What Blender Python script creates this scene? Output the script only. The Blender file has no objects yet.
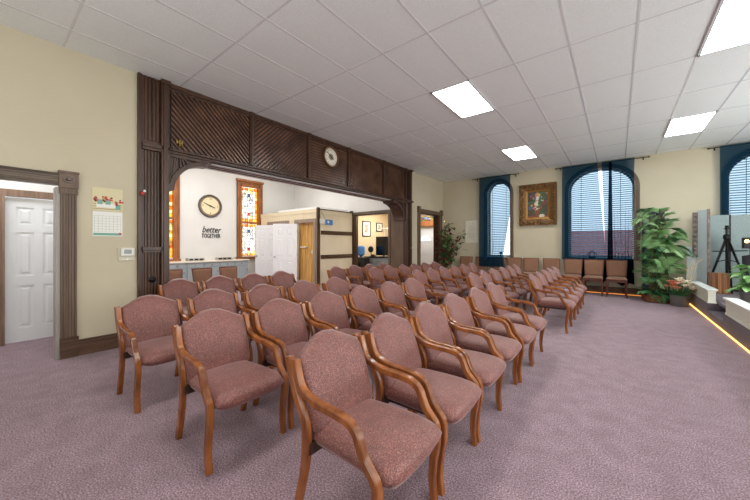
import bpy, bmesh, math, random
from mathutils import Vector, Matrix
R = random.Random(11)
PI = math.pi
SC = bpy.context.scene
COL = SC.collection

# ------------------------------------------------------------------ materials
def lin(c):
    return tuple(((v/255)/12.92 if v/255 <= .04045 else ((v/255+.055)/1.055)**2.4) for v in c)

def newmat(name):
    m = bpy.data.materials.new(name); m.use_nodes = True
    nt = m.node_tree
    return m, nt, nt.nodes['Principled BSDF'], nt.nodes, nt.links

def plain(name, rgb, rough=.6, metal=0.0, spec=.5, bump=0.0, bscale=60):
    m, nt, p, N, L = newmat(name)
    p.inputs['Base Color'].default_value = (*lin(rgb), 1)
    p.inputs['Roughness'].default_value = rough
    p.inputs['Metallic'].default_value = metal
    p.inputs['Specular IOR Level'].default_value = spec
    if bump:
        tc = N.new('ShaderNodeTexCoord'); n = N.new('ShaderNodeTexNoise'); b = N.new('ShaderNodeBump')
        n.inputs['Scale'].default_value = bscale; b.inputs['Strength'].default_value = bump; b.inputs['Distance'].default_value = .01
        L.new(tc.outputs['Object'], n.inputs['Vector']); L.new(n.outputs['Fac'], b.inputs['Height']); L.new(b.outputs['Normal'], p.inputs['Normal'])
    return m

def ramp(N, stops):
    r = N.new('ShaderNodeValToRGB')
    e = r.color_ramp.elements
    while len(e) < len(stops): e.new(.5)
    for k, (pos, c) in enumerate(stops):
        e[k].position = pos; e[k].color = (*lin(c), 1)
    return r

def noisy(name, c1, c2, scale=(5, 5, 5), rough=.6, detail=4, lo=.35, hi=.65, bump=.1, spec=.5, metal=0, sheen=0):
    """two colours mixed by stretched noise: wood grain, plaster, carpet ..."""
    m, nt, p, N, L = newmat(name)
    tc = N.new('ShaderNodeTexCoord'); mp = N.new('ShaderNodeMapping'); n = N.new('ShaderNodeTexNoise')
    mp.inputs['Scale'].default_value = scale
    n.inputs['Scale'].default_value = 1; n.inputs['Detail'].default_value = detail
    r = ramp(N, [(lo, c1), (hi, c2)])
    L.new(tc.outputs['Object'], mp.inputs['Vector']); L.new(mp.outputs['Vector'], n.inputs['Vector'])
    L.new(n.outputs['Fac'], r.inputs['Fac']); L.new(r.outputs['Color'], p.inputs['Base Color'])
    p.inputs['Roughness'].default_value = rough; p.inputs['Specular IOR Level'].default_value = spec
    p.inputs['Metallic'].default_value = metal
    if sheen:
        p.inputs['Sheen Weight'].default_value = sheen; p.inputs['Sheen Roughness'].default_value = .4
    if bump:
        b = N.new('ShaderNodeBump'); b.inputs['Strength'].default_value = bump; b.inputs['Distance'].default_value = .005
        L.new(n.outputs['Fac'], b.inputs['Height']); L.new(b.outputs['Normal'], p.inputs['Normal'])
    return m

def emit(name, rgb, s):
    m, nt, p, N, L = newmat(name)
    p.inputs['Base Color'].default_value = (*lin(rgb), 1)
    p.inputs['Emission Color'].default_value = (*lin(rgb), 1)
    p.inputs['Emission Strength'].default_value = s
    return m

def sheer(name, rgb, tint, opacity, trans=.4):
    m, nt, p, N, L = newmat(name)
    out = N['Material Output']; N.remove(p)
    d = N.new('ShaderNodeBsdfDiffuse'); t = N.new('ShaderNodeBsdfTransparent'); tl = N.new('ShaderNodeBsdfTranslucent')
    d.inputs['Color'].default_value = (*lin(rgb), 1); tl.inputs['Color'].default_value = (*lin(rgb), 1)
    t.inputs['Color'].default_value = (*lin(tint), 1)
    a = N.new('ShaderNodeMixShader'); a.inputs[0].default_value = trans
    b = N.new('ShaderNodeMixShader'); b.inputs[0].default_value = opacity
    L.new(d.outputs[0], a.inputs[1]); L.new(tl.outputs[0], a.inputs[2])
    L.new(t.outputs[0], b.inputs[1]); L.new(a.outputs[0], b.inputs[2]); L.new(b.outputs[0], out.inputs['Surface'])
    return m

def stained(name, rgb):
    m, nt, p, N, L = newmat(name)
    out = N['Material Output']; N.remove(p)
    t = N.new('ShaderNodeBsdfTransparent'); tl = N.new('ShaderNodeBsdfTranslucent'); mx = N.new('ShaderNodeMixShader')
    tc = N.new('ShaderNodeTexCoord'); n = N.new('ShaderNodeTexNoise'); n.inputs['Scale'].default_value = 9
    c2 = tuple(max(0, min(255, v*.72)) for v in rgb)
    r = ramp(N, [(.3, c2), (.7, rgb)])
    L.new(tc.outputs['Object'], n.inputs['Vector']); L.new(n.outputs['Fac'], r.inputs['Fac'])
    L.new(r.outputs['Color'], t.inputs['Color']); L.new(r.outputs['Color'], tl.inputs['Color'])
    mx.inputs[0].default_value = .55
    L.new(t.outputs[0], mx.inputs[1]); L.new(tl.outputs[0], mx.inputs[2]); L.new(mx.outputs[0], out.inputs['Surface'])
    return m

def fabric_mat():
    m, nt, p, N, L = newmat('patterned mauve fabric')
    tc = N.new('ShaderNodeTexCoord')
    v = N.new('ShaderNodeTexVoronoi'); v.inputs['Scale'].default_value = 190
    n = N.new('ShaderNodeTexNoise'); n.inputs['Scale'].default_value = 9; n.inputs['Detail'].default_value = 2
    L.new(tc.outputs['Object'], v.inputs['Vector']); L.new(tc.outputs['Object'], n.inputs['Vector'])
    r = ramp(N, [(.12, (44, 32, 28)), (.34, (108, 62, 57)), (.58, (132, 78, 73)), (.85, (158, 110, 96))])
    L.new(v.outputs['Distance'], r.inputs['Fac'])
    r2 = ramp(N, [(.3, (225, 225, 225)), (.7, (255, 255, 255))])
    L.new(n.outputs['Fac'], r2.inputs['Fac'])
    mx = N.new('ShaderNodeMix'); mx.data_type = 'RGBA'; mx.blend_type = 'MULTIPLY'; mx.inputs[0].default_value = 1
    L.new(r.outputs['Color'], mx.inputs[6]); L.new(r2.outputs['Color'], mx.inputs[7])
    L.new(mx.outputs[2], p.inputs['Base Color'])
    p.inputs['Roughness'].default_value = .5; p.inputs['Specular IOR Level'].default_value = .45
    p.inputs['Sheen Weight'].default_value = .35; p.inputs['Sheen Roughness'].default_value = .45
    p.inputs['Sheen Tint'].default_value = (.9, .75, .75, 1)
    b = N.new('ShaderNodeBump'); b.inputs['Strength'].default_value = .15; b.inputs['Distance'].default_value = .002
    L.new(v.outputs['Distance'], b.inputs['Height']); L.new(b.outputs['Normal'], p.inputs['Normal'])
    return m

def carpet_mat(name, a, b_, c_):
    m, nt, p, N, L = newmat(name)
    tc = N.new('ShaderNodeTexCoord')
    n = N.new('ShaderNodeTexNoise'); n.inputs['Scale'].default_value = 110; n.inputs['Detail'].default_value = 3
    n2 = N.new('ShaderNodeTexNoise'); n2.inputs['Scale'].default_value = 6.5; n2.inputs['Detail'].default_value = 4
    L.new(tc.outputs['Object'], n.inputs['Vector']); L.new(tc.outputs['Object'], n2.inputs['Vector'])
    r = ramp(N, [(.34, a), (.5, b_), (.68, c_)]); L.new(n.outputs['Fac'], r.inputs['Fac'])
    r2 = ramp(N, [(.3, (226, 226, 226)), (.7, (255, 255, 255))]); L.new(n2.outputs['Fac'], r2.inputs['Fac'])
    mx = N.new('ShaderNodeMix'); mx.data_type = 'RGBA'; mx.blend_type = 'MULTIPLY'; mx.inputs[0].default_value = 1
    L.new(r.outputs['Color'], mx.inputs[6]); L.new(r2.outputs['Color'], mx.inputs[7]); L.new(mx.outputs[2], p.inputs['Base Color'])
    p.inputs['Roughness'].default_value = .95; p.inputs['Specular IOR Level'].default_value = .15
    p.inputs['Sheen Weight'].default_value = .15
    bm_ = N.new('ShaderNodeBump'); bm_.inputs['Strength'].default_value = .5; bm_.inputs['Distance'].default_value = .006
    L.new(n.outputs['Fac'], bm_.inputs['Height']); L.new(bm_.outputs['Normal'], p.inputs['Normal'])
    return m

def brick_mat(name, a, b_, mortar, scale):
    m, nt, p, N, L = newmat(name)
    tc = N.new('ShaderNodeTexCoord'); mp = N.new('ShaderNodeMapping'); mp.inputs['Rotation'].default_value = (PI/2, 0, 0)
    br = N.new('ShaderNodeTexBrick'); br.inputs['Scale'].default_value = scale
    br.inputs['Color1'].default_value = (*lin(a), 1); br.inputs['Color2'].default_value = (*lin(b_), 1); br.inputs['Mortar'].default_value = (*lin(mortar), 1)
    L.new(tc.outputs['Object'], mp.inputs['Vector']); L.new(mp.outputs['Vector'], br.inputs['Vector']); L.new(br.outputs['Color'], p.inputs['Base Color'])
    p.inputs['Roughness'].default_value = .9
    return m

M = {}
M['fabric'] = fabric_mat()
M['chairwood'] = noisy('honey stained beech', (104, 54, 23), (154, 91, 45), (14, 14, 3), .24, bump=.03, spec=.55)
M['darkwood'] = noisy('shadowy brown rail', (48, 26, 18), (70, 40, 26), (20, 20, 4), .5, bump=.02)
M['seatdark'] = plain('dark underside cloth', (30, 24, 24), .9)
M['tanfabric'] = noisy('tan woven upholstery', (120, 82, 60), (148, 106, 80), (120, 120, 120), .7, bump=.2, sheen=.2)
M['redwood'] = noisy('red brown chair legs', (84, 38, 24), (112, 56, 36), (20, 20, 4), .4, bump=.02)
M['carpet'] = carpet_mat('mauve carpet', (108, 85, 93), (150, 125, 134), (186, 161, 170))
M['stagecarpet'] = carpet_mat('plum grey carpet', (76, 64, 70), (100, 86, 92), (122, 106, 112))
M['wall'] = noisy('beige wall paint', (194, 184, 159), (200, 190, 166), (1.2, 1.2, 1.2), .85, bump=.02, spec=.2)
M['white'] = noisy('white wall paint', (222, 221, 217), (228, 227, 224), (1.2, 1.2, 1.2), .85, bump=.02, spec=.2)
M['orangewall'] = noisy('warm tan wall paint', (208, 190, 158), (214, 197, 166), (1.2, 1.2, 1.2), .85, bump=.02, spec=.2)
M['tile'] = noisy('acoustic ceiling tile', (228, 232, 230), (239, 243, 241), (70, 70, 70), .95, bump=.25, lo=.3, hi=.7, spec=.1)
M['tbar'] = plain('ceiling grid bar', (220, 221, 222), .22, 0, .8)
M['dark'] = noisy('dark walnut wood', (56, 36, 25), (82, 54, 38), (15, 15, 1.4), .34, bump=.06, spec=.5)
M['darkrib'] = noisy('dark walnut beadboard', (80, 52, 37), (114, 79, 59), (3, 3, 3), .27, bump=.0, spec=.6)
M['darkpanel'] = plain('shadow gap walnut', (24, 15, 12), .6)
M['greywood'] = noisy('grey brown painted moulding', (94, 74, 58), (112, 91, 74), (14, 14, 1.4), .5, bump=.05)
M['greywoodh'] = noisy('grey brown painted head moulding', (94, 80, 66), (116, 100, 84), (14, 1.4, 14), .5, bump=.05)
M['base'] = noisy('brown baseboard', (74, 50, 36), (100, 72, 52), (20, 2.5, 20), .5, bump=.04)
M['door'] = plain('white door paint', (230, 231, 233), .45)
M['oak'] = noisy('golden oak trim', (132, 78, 38), (170, 108, 60), (20, 20, 2.5), .4, bump=.05)
M['pine'] = noisy('yellow pine boards', (176, 128, 62), (222, 178, 104), (24, 24, 1.6), .45, bump=.03)
M['cream'] = noisy('cream panelling', (222, 208, 178), (230, 217, 190), (2, 2, 2), .7, bump=.02)
M['creamwhite'] = plain('cream white paint', (220, 220, 204), .5)
M['mauvetrim'] = plain('taupe door casing', (150, 132, 118), .6)
M['bluegrey'] = plain('blue grey cabinet paint', (156, 164, 168), .5)
M['countertop'] = plain('pale counter laminate', (226, 214, 196), .35)
M['black'] = plain('black plastic', (18, 18, 19), .45)
M['blackmetal'] = plain('black metal', (26, 25, 26), .35, .6)
M['screen'] = plain('black glass screen', (8, 9, 11), .12)
M['chrome'] = plain('satin nickel', (190, 188, 182), .3, 1)
M['brass'] = plain('aged brass', (150, 120, 70), .4, 1)
M['gold'] = noisy('antique gold leaf', (44, 28, 12), (142, 100, 48), (45, 45, 45), .5, bump=.6, metal=.3, lo=.38, hi=.62)
M['goldlip'] = plain('bright gold slip', (150, 108, 46), .4, .5)
M['paint_dark'] = noisy('dark olive oil paint', (40, 38, 30), (78, 72, 52), (3, 3, 3), .5, bump=.1)
M['paper'] = plain('white paper', (232, 231, 224), .8)
M['plastic'] = plain('off white plastic', (220, 218, 208), .4)
M['lcd'] = plain('grey display', (128, 136, 128), .25)
M['clockface'] = plain('antique cream dial', (226, 216, 178), .6)
M['clockface2'] = plain('ivory dial', (226, 220, 206), .5)
M['clockgrey'] = plain('pewter clock rim', (98, 94, 90), .45, .2)
M['bronze'] = plain('bronze ring', (150, 110, 70), .4, .5)
M['clockwood'] = plain('brown clock rim', (96, 58, 36), .35)
M['ink'] = plain('dark ink', (30, 28, 28), .6)
M['curtain'] = sheer('sheer teal curtain', (16, 64, 92), (172, 194, 208), .56)
M['curtaindark'] = sheer('gathered black teal sheer', (10, 20, 28), (80, 104, 124), .76)
M['blind'] = sheer('white blind slat', (226, 230, 234), (255, 255, 255), .97, .72)
M['brick'] = brick_mat('red brick', (214, 120, 118), (190, 100, 100), (220, 180, 172), 4.2)
M['asphalt'] = plain('pale gravel', (170, 166, 160), .9)
M['led'] = emit('amber rope light', (255, 190, 104), 3.2); M['led2'] = emit('dim amber rope light', (240, 150, 70), 1.0)
M['bulb'] = emit('warm small bulb', (255, 190, 110), 8.0)
M['panel'] = emit('fluorescent diffuser', (255, 254, 246), 17)
M['panelcool'] = emit('cool fluorescent diffuser', (232, 250, 255), 17)
M['screengrey'] = noisy('grey green fabric screen', (136, 150, 150), (152, 166, 164), (60, 60, 60), .85, bump=.1)
M['navy'] = plain('navy felt panel', (36, 48, 62), .8)
M['whiteboard'] = plain('pale laminate board', (206, 214, 218), .4)
M['carved'] = noisy('grey brown carved wood', (92, 78, 70), (140, 122, 112), (30, 30, 10), .5, bump=.3)
M['slatwood'] = noisy('striped walnut slats', (96, 58, 32), (168, 112, 64), (34, 34, 1.5), .4, bump=.05)
M['leaf'] = noisy('palm leaflet green', (100, 150, 84), (176, 210, 152), (3, 3, 3), .45, bump=0)
M['leaf_pale'] = noisy('pale palm leaflet', (128, 172, 112), (192, 220, 172), (3, 3, 3), .45, bump=0)
M['leaf2'] = noisy('deep fern green', (52, 108, 66), (100, 156, 96), (5, 5, 5), .45, bump=0)
M['leaf3'] = noisy('fresh broad leaf', (124, 176, 104), (186, 222, 156), (7, 7, 7), .4, bump=0)
M['leaf4'] = noisy('ficus leaf', (52, 88, 46), (112, 146, 82), (9, 9, 9), .4, bump=0)
M['burgundy'] = plain('burgundy leaf', (112, 48, 50), .5)
M['stem'] = noisy('brown cane stem', (70, 62, 34), (112, 100, 58), (10, 10, 10), .6)
M['terracotta'] = noisy('brown brick planter', (104, 62, 40), (146, 92, 62), (16, 16, 16), .8, bump=.3)
M['greypot'] = plain('grey metal pot', (112, 110, 108), .45, .2)
M['soil'] = plain('dark soil', (46, 36, 28), .95)
M['peach'] = plain('peach petal', (226, 150, 122), .7)
M['ivory'] = plain('ivory petal', (246, 236, 216), .7)
M['waterblue'] = plain('blue water jug', (70, 130, 200), .15)
M['lilac'] = plain('lilac paper', (176, 160, 206), .7)
M['purple'] = plain('purple cloth', (122, 50, 128), .8)
M['tagblue'] = plain('blue card', (74, 136, 200), .5)
M['red'] = plain('red enamel', (178, 50, 44), .5)
M['g_amber'] = stained('amber glass', (255, 206, 120)); M['g_orange'] = stained('orange glass', (244, 164, 84)); M['g_straw'] = stained('straw glass', (252, 234, 180))
M['g_pale'] = stained('pale opal glass', (240, 238, 232)); M['g_red'] = stained('rose glass', (214, 120, 110)); M['g_blue'] = stained('grey violet glass', (150, 150, 180))
M['lead'] = plain('lead came', (84, 80, 76), .5, .4)
M['teal'] = plain('teal print', (120, 170, 150), .7); M['yellowprint'] = plain('pale yellow print', (214, 204, 164), .7)
M['pink'] = plain('pink print', (200, 84, 86), .7)
P_ = {k: plain('painted ' + k, v, .6) for k, v in dict(white=(206, 200, 184), yellow=(196, 160, 70), crimson=(130, 40, 38), blue=(74, 92, 130), green=(62, 84, 52), rust=(124, 70, 46), rose=(178, 110, 100)).items()}

# ------------------------------------------------------------------ mesh builder
class MB:
    def __init__(s): s.v, s.f, s.m = [], [], []
    def add(s, vs, fs, mi=0):
        o = len(s.v); s.v += [tuple(v) for v in vs]
        for f in fs: s.f.append([i+o for i in f]); s.m.append(mi)
        return s
    def hexa(s, p, mi=0):
        return s.add(p, [(0, 3, 2, 1), (4, 5, 6, 7), (0, 1, 5, 4), (1, 2, 6, 5), (2, 3, 7, 6), (3, 0, 4, 7)], mi)
    def box(s, x0, x1, y0, y1, z0, z1, mi=0):
        return s.hexa([(x0, y0, z0), (x1, y0, z0), (x1, y1, z0), (x0, y1, z0), (x0, y0, z1), (x1, y0, z1), (x1, y1, z1), (x0, y1, z1)], mi)
    def prism(s, poly, axis, lo, hi, mi=0):
        """poly of 2D points extruded along axis: x -> (y,z), y -> (x,z), z -> (x,y)"""
        def pt(a, b, t): return {'x': (t, a, b), 'y': (a, t, b), 'z': (a, b, t)}[axis]
        n = len(poly)
        vs = [pt(a, b, lo) for a, b in poly]+[pt(a, b, hi) for a, b in poly]
        fs = [list(range(n))[::-1], list(range(n, 2*n))]+[(i, (i+1) % n, n+(i+1) % n, n+i) for i in range(n)]
        return s.add(vs, fs, mi)
    def tube(s, pts, r, n=8, mi=0):
        pts = [Vector(p) for p in pts]; rs = r if isinstance(r, (list, tuple)) else [r]*len(pts)
        vs, fs = [], []
        for i, p in enumerate(pts):
            t = (pts[min(i+1, len(pts)-1)]-pts[max(i-1, 0)]).normalized()
            a = Vector((0, 0, 1)) if abs(t.z) < .9 else Vector((1, 0, 0))
            u = t.cross(a).normalized(); w = t.cross(u)
            for k in range(n):
                q = 2*PI*k/n; vs.append(p+(u*math.cos(q)+w*math.sin(q))*rs[i])
        for i in range(len(pts)-1):
            for k in range(n): fs.append((i*n+k, i*n+(k+1) % n, (i+1)*n+(k+1) % n, (i+1)*n+k))
        fs += [list(range(n))[::-1], [(len(pts)-1)*n+k for k in range(n)]]
        return s.add(vs, fs, mi)
    def lathe(s, prof, c=(0, 0, 0), n=24, axis='z', mi=0):
        vs, fs = [], []
        for r, h in prof:
            for k in range(n):
                a = 2*PI*k/n; u, w = r*math.cos(a), r*math.sin(a)
                q = {'z': (u, w, h), 'x': (h, u, w), 'y': (u, h, w)}[axis]
                vs.append((c[0]+q[0], c[1]+q[1], c[2]+q[2]))
        for i in range(len(prof)-1):
            for k in range(n): fs.append((i*n+k, i*n+(k+1) % n, (i+1)*n+(k+1) % n, (i+1)*n+k))
        fs += [list(range(n))[::-1], [(len(prof)-1)*n+k for k in range(n)]]
        return s.add(vs, fs, mi)
    def grid(s, fn, nu, nv, mi=0):
        vs = [fn(i/nu, j/nv) for j in range(nv+1) for i in range(nu+1)]
        fs = [(j*(nu+1)+i, j*(nu+1)+i+1, (j+1)*(nu+1)+i+1, (j+1)*(nu+1)+i) for j in range(nv) for i in range(nu)]
        return s.add(vs, fs, mi)
    def ribbon(s, path, wid, yfn, th, mi=0):
        """bent flat bar in the x-z plane: wid across the bend, th along y, chamfered"""
        pts = [Vector((p[0], 0, p[1])) for p in path]; n = len(pts); vs, fs = [], []
        for i, p in enumerate(pts):
            t = (pts[min(i+1, n-1)]-pts[max(i-1, 0)]).normalized(); nn = Vector((-t.z, 0, t.x))
            w = wid[i]/2 if isinstance(wid, list) else wid/2
            c = .28*min(w, th/2); y0 = yfn(i/(n-1)); h = th/2
            for a, b in ((-w+c, -h), (w-c, -h), (w, -h+c), (w, h-c), (w-c, h), (-w+c, h), (-w, h-c), (-w, -h+c)):
                vs.append((p.x+nn.x*a, y0+b, p.z+nn.z*a))
        for i in range(n-1):
            for k in range(8): fs.append((i*8+k, i*8+(k+1) % 8, (i+1)*8+(k+1) % 8, (i+1)*8+k))
        fs += [list(range(8))[::-1], [(n-1)*8+k for k in range(8)]]
        return s.add(vs, fs, mi)
    def build(s, name, mats, parent=None, smooth=False, world=True, bevel=0, angle=40):
        me = bpy.data.meshes.new(name)
        off = Vector(parent['_w']) if (parent is not None and world and '_w' in parent) else Vector((0, 0, 0))
        me.from_pydata([tuple(Vector(v)-off) for v in s.v], [], s.f)
        for m in (mats if isinstance(mats, (list, tuple)) else [mats]): me.materials.append(m)
        for p, k in zip(me.polygons, s.m): p.material_index = k
        bm = bmesh.new(); bm.from_mesh(me); bmesh.ops.recalc_face_normals(bm, faces=bm.faces); bm.to_mesh(me); bm.free()
        if smooth:
            for p in me.polygons: p.use_smooth = True
            me.set_sharp_from_angle(angle=math.radians(angle))
        me.update()
        o = bpy.data.objects.new(name, me); COL.objects.link(o)
        if parent is not None: o.parent = parent
        if parent is not None and '_w' in parent: o['_w'] = tuple(parent['_w'])
        if bevel:
            b = o.modifiers.new('Bevel', 'BEVEL'); b.width = bevel; b.segments = 2; b.limit_method = 'ANGLE'
        return o

def thing(name, label, cat, loc=(0, 0, 0), rz=0, group=None):
    o = bpy.data.objects.new(name, None); COL.objects.link(o); o.empty_display_size = .1
    o.location = loc; o.rotation_euler = (0, 0, rz); o['_w'] = tuple(loc)
    o['label'] = label; o['category'] = cat
    if group: o['group'] = group
    return o
def tag(o, label, cat, group=None, kind=None):
    o['label'] = label; o['category'] = cat
    if group: o['group'] = group
    if kind: o['kind'] = kind
    return o
def struct(o): o['kind'] = 'structure'; return o
def dup(root, loc, rz, label, group=None, sc=None):
    def cp(o, par):
        c = o.copy(); COL.objects.link(c); c.parent = par
        for ch in o.children: cp(ch, c)
        return c
    r = cp(root, None); r.location = loc; r.rotation_euler = (0, 0, rz); r['label'] = label
    if group: r['group'] = group
    if sc: r.scale = sc
    return r
def smoothpath(pts, n=6):
    out = []
    P = [Vector(p) for p in pts]
    for i in range(len(P)-1):
        a, b, c, d = P[max(i-1, 0)], P[i], P[i+1], P[min(i+2, len(P)-1)]
        for k in range(n):
            t = k/n
            out.append(.5*((2*b)+(-a+c)*t+(2*a-5*b+4*c-d)*t*t+(-a+3*b-3*c+d)*t**3))
    out.append(P[-1]); return [tuple(v) for v in out]
def lerp_list(vals, n):
    out = []
    for i in range(n):
        t = i/(n-1)*(len(vals)-1); k = min(int(t), len(vals)-2); out.append(vals[k]+(vals[k+1]-vals[k])*(t-k))
    return out
def clip(poly, a, b, c):          # keep a*x+b*y <= c
    out = []
    for i in range(len(poly)):
        p, q = poly[i], poly[(i+1) % len(poly)]
        dp, dq = a*p[0]+b*p[1]-c, a*q[0]+b*q[1]-c
        if dp <= 0: out.append(p)
        if dp*dq < 0:
            t = dp/(dp-dq); out.append((p[0]+(q[0]-p[0])*t, p[1]+(q[1]-p[1])*t))
    return out
def text(name, body, size, loc, rot, mat, parent=None, ext=.004, shear=0, sx=1, align='CENTER'):
    cu = bpy.data.curves.new(name, 'FONT'); cu.body = body; cu.size = size; cu.extrude = ext; cu.shear = shear; cu.align_x = align; cu.resolution_u = 2
    t = bpy.data.objects.new(name+'_curve', cu)
    me = bpy.data.meshes.new_from_object(t); bpy.data.objects.remove(t)
    me.name = name; me.materials.clear(); me.materials.append(mat)
    o = bpy.data.objects.new(name, me); COL.objects.link(o)
    off = Vector(parent['_w']) if parent is not None else Vector((0, 0, 0))
    o.location = Vector(loc)-off; o.rotation_euler = rot; o.scale = (sx, 1, 1)
    if parent is not None: o.parent = parent
    return o

# ------------------------------------------------------------------ key dimensions
XL, YB, HC = -5.17, 10.75, 3.69          # left wall, back wall, ceiling
XR, YF = 5.6, -2.6                       # right wall and the wall behind the viewer
GX, GY, TX, TY = -4.707, .623, .61, 1.219
XF, YO = -10.8, 8.3                      # far wall of side room, office wall

# ------------------------------------------------------------------ room shell
struct(MB().box(-12, XR+.2, YF-.2, 13.4, -.1, 0).build('floor', M['carpet']))
struct(MB().box(XL-.15, XR+.2, YF-.2, YB+.3, HC, HC+.12).build('ceiling', M['tile']))
g = MB()
k = -1
while GX+TX*k < XR:
    x = GX+TX*k
    if x > XL: g.box(x-.012, x+.012, YF, YB, HC-.002, HC+.001)
    k += 1
for k in range(-3, 9):
    y = GY+TY*k
    if YF < y < YB: g.box(XL, XR, y-.012, y+.012, HC-.0015, HC+.001)
struct(g.build('trim_1', M['tbar']))
g = MB()   # left wall with three openings
XT = XL-.15
g.box(XT, XL, YF, -.45, 0, HC); g.box(XT, XL, -.45, .60, 2.06, HC); g.box(XT, XL, .60, 1.60, 0, HC)
g.box(XT, XL, 1.60, 8.45, 2.80, HC); g.box(XT, XL, 8.45, 9.0, 0, HC); g.box(XT, XL, 9.0, 10.42, 2.42, HC); g.box(XT, XL, 10.42, YB+.3, 0, HC)
struct(g.build('wall_left', M['wall']))
struct(MB().box(XT-.25, XT-.001, 1.2, 8.3, 2.65, 4.4).box(XT-.001, XL-.02, 1.7, 8.3, 2.65, 2.80).build('wall_side_header', M['white']))
struct(MB().box(XR, XR+.15, YF, YB+.3, 0, HC).build('wall_right', M['wall']))
struct(MB().box(XT, XR+.15, YF-.15, YF, 0, HC).build('wall_front', M['wall']))

WINS = [(-3.13, .37, .94, 3.06, .40), (-.375, .75, .98, 2.93, .58), (2.78, .75, .98, 2.93, .58)]   # centre, half width, sill, spring, rise
def arch(w, x):
    cx, hw, s, sp, ri = w
    return sp+ri*math.sqrt(max(0, 1-((x-cx)/hw)**2))
def archpts(w, grow=0, n=28):
    cx, hw, s, sp, ri = w
    return [(cx-(hw+grow)*math.cos(PI*i/n), sp+(ri+grow)*math.sin(PI*i/n)) for i in range(n+1)]
g = MB(); xs = XL; y0, y1 = YB, YB+.22
for w in WINS:
    cx, hw, s, sp, ri = w
    g.box(xs, cx-hw, y0, y1, 0, HC+.1)
    n = 28
    X = [cx-hw*math.cos(PI*i/n) for i in range(n+1)]
    for i in range(n):
        a, b = X[i], X[i+1]; za, zb = arch(w, a), arch(w, b)
        g.hexa([(a, y0, za), (b, y0, zb), (b, y1, zb), (a, y1, za), (a, y0, HC+.1), (b, y0, HC+.1), (b, y1, HC+.1), (a, y1, HC+.1)])
    g.box(cx-hw, cx+hw, y0, y1, 0, s)
    xs = cx+hw
g.box(xs, XR+.15, y0, y1, 0, HC+.1)
struct(g.build('wall_back', M['wall']))

# baseboards: stepped profile
def baseboard(name, p0, p1, axis, face):
    g = MB(); a, b = p0, p1
    for d, z0, z1 in ((.028, 0, .115), (.036, 0, .018), (.022, .115, .15), (.030, .15, .165), (.016, .165, .19)):
        if axis == 'y': g.box(face, face+d, a, b, z0, z1)
        else: g.box(a, b, face-d, face, z0, z1)
    return struct(g.build(name, M['base']))
baseboard('baseboard_left', .745, 1.335, 'y', XL)
baseboard('baseboard_corner', 8.47, 8.865, 'y', XL)
baseboard('baseboard_back', XL+.04, 1.4, 'x', YB)

# ------------------------------------------------------------------ windows with trim
for k, w in enumerate(WINS):
    cx, hw, s, sp, ri = w
    r = bpy.data.objects.new('window_%d' % (k+1), None); COL.objects.link(r); r.location = (cx, YB, s); r['_w'] = (cx, YB, s); struct(r)
    g = MB(); a, b = archpts(w, 0), archpts(w, .10)
    a = [(cx-hw, s)]+a+[(cx+hw, s)]; b = [(cx-hw-.10, s-.02)]+b+[(cx+hw+.10, s-.02)]
    for i in range(len(a)-1):
        q = [a[i], a[i+1], b[i+1], b[i]]
        g.hexa([(x, YB-.035, z) for x, z in q]+[(x, YB+.002, z) for x, z in q])
        m = [((p[0]+t[0])/2, (p[1]+t[1])/2) for p, t in ((a[i], b[i]), (a[i+1], b[i+1]))]
        q = [m[0], m[1], b[i+1], b[i]]
        g.hexa([(x, YB-.05, z) for x, z in q]+[(x, YB-.03, z) for x, z in q])
    g.build('casing', M['greywood'], r)
    MB().box(cx-hw-.13, cx+hw+.13, YB-.09, YB+.16, s-.045, s).build('sill', M['greywood'], r, bevel=.006)
    g = MB(); c = archpts(w, -.05); c = [(cx-hw+.05, s)]+c+[(cx+hw-.05, s)]
    for i in range(len(a)-1):
        q = [c[i], c[i+1], a[i+1], a[i]]
        g.hexa([(x, YB+.13, z) for x, z in q]+[(x, YB+.19, z) for x, z in q])
    g.box(cx-hw+.03, cx+hw-.03, YB+.13, YB+.19, s, s+.06)
    g.build('sash', M['dark'], r)
    # blind of tilted slats following the arch
    bl = thing('window_blind', ('white slatted blind in the narrow arched window', 'white slatted blind in the wide arched window beside the gold framed painting', 'white slatted blind in the arched window above the grey screens')[k], 'blind', (cx, YB, s), group='slatted blinds in the arched windows')
    g = MB(); z = s+.05
    while z < sp+ri-.04:
        h = hw-.015 if z < sp else hw*math.sqrt(max(0, 1-((z+.02-sp)/ri)**2))-.015
        if h > .03:
            g.hexa([(cx-h, YB+.05, z), (cx+h, YB+.05, z), (cx+h, YB+.092, z+.026), (cx-h, YB+.092, z+.026), (cx-h, YB+.05, z+.003), (cx+h, YB+.05, z+.003), (cx+h, YB+.092, z+.029), (cx-h, YB+.092, z+.029)])
        z += .058
    g.build('slats', M['blind'], bl)
    g = MB()
    for dx in (-.6*hw, .6*hw):
        zt = arch(w, cx+dx)-.03; g.box(cx+dx-.006, cx+dx+.006, YB+.068, YB+.074, s+.02, zt)
    g.build('cord', M['paper'], bl)
    MB().box(cx-hw+.02, cx+hw-.02, YB+.05, YB+.09, s+.005, s+.03).build('bottom_rail', M['blind'], bl)

# outside world
g = MB().box(-2.6, 7, 15.8, 16.1, -.3, 1.95)
tag(g.build('brick_wall', M['brick']), 'red brick wall standing outside the arched windows', 'wall')
struct(MB().box(-30, 30, 13.4, 40, -.4, -.3).build('ground', M['asphalt']))

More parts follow.
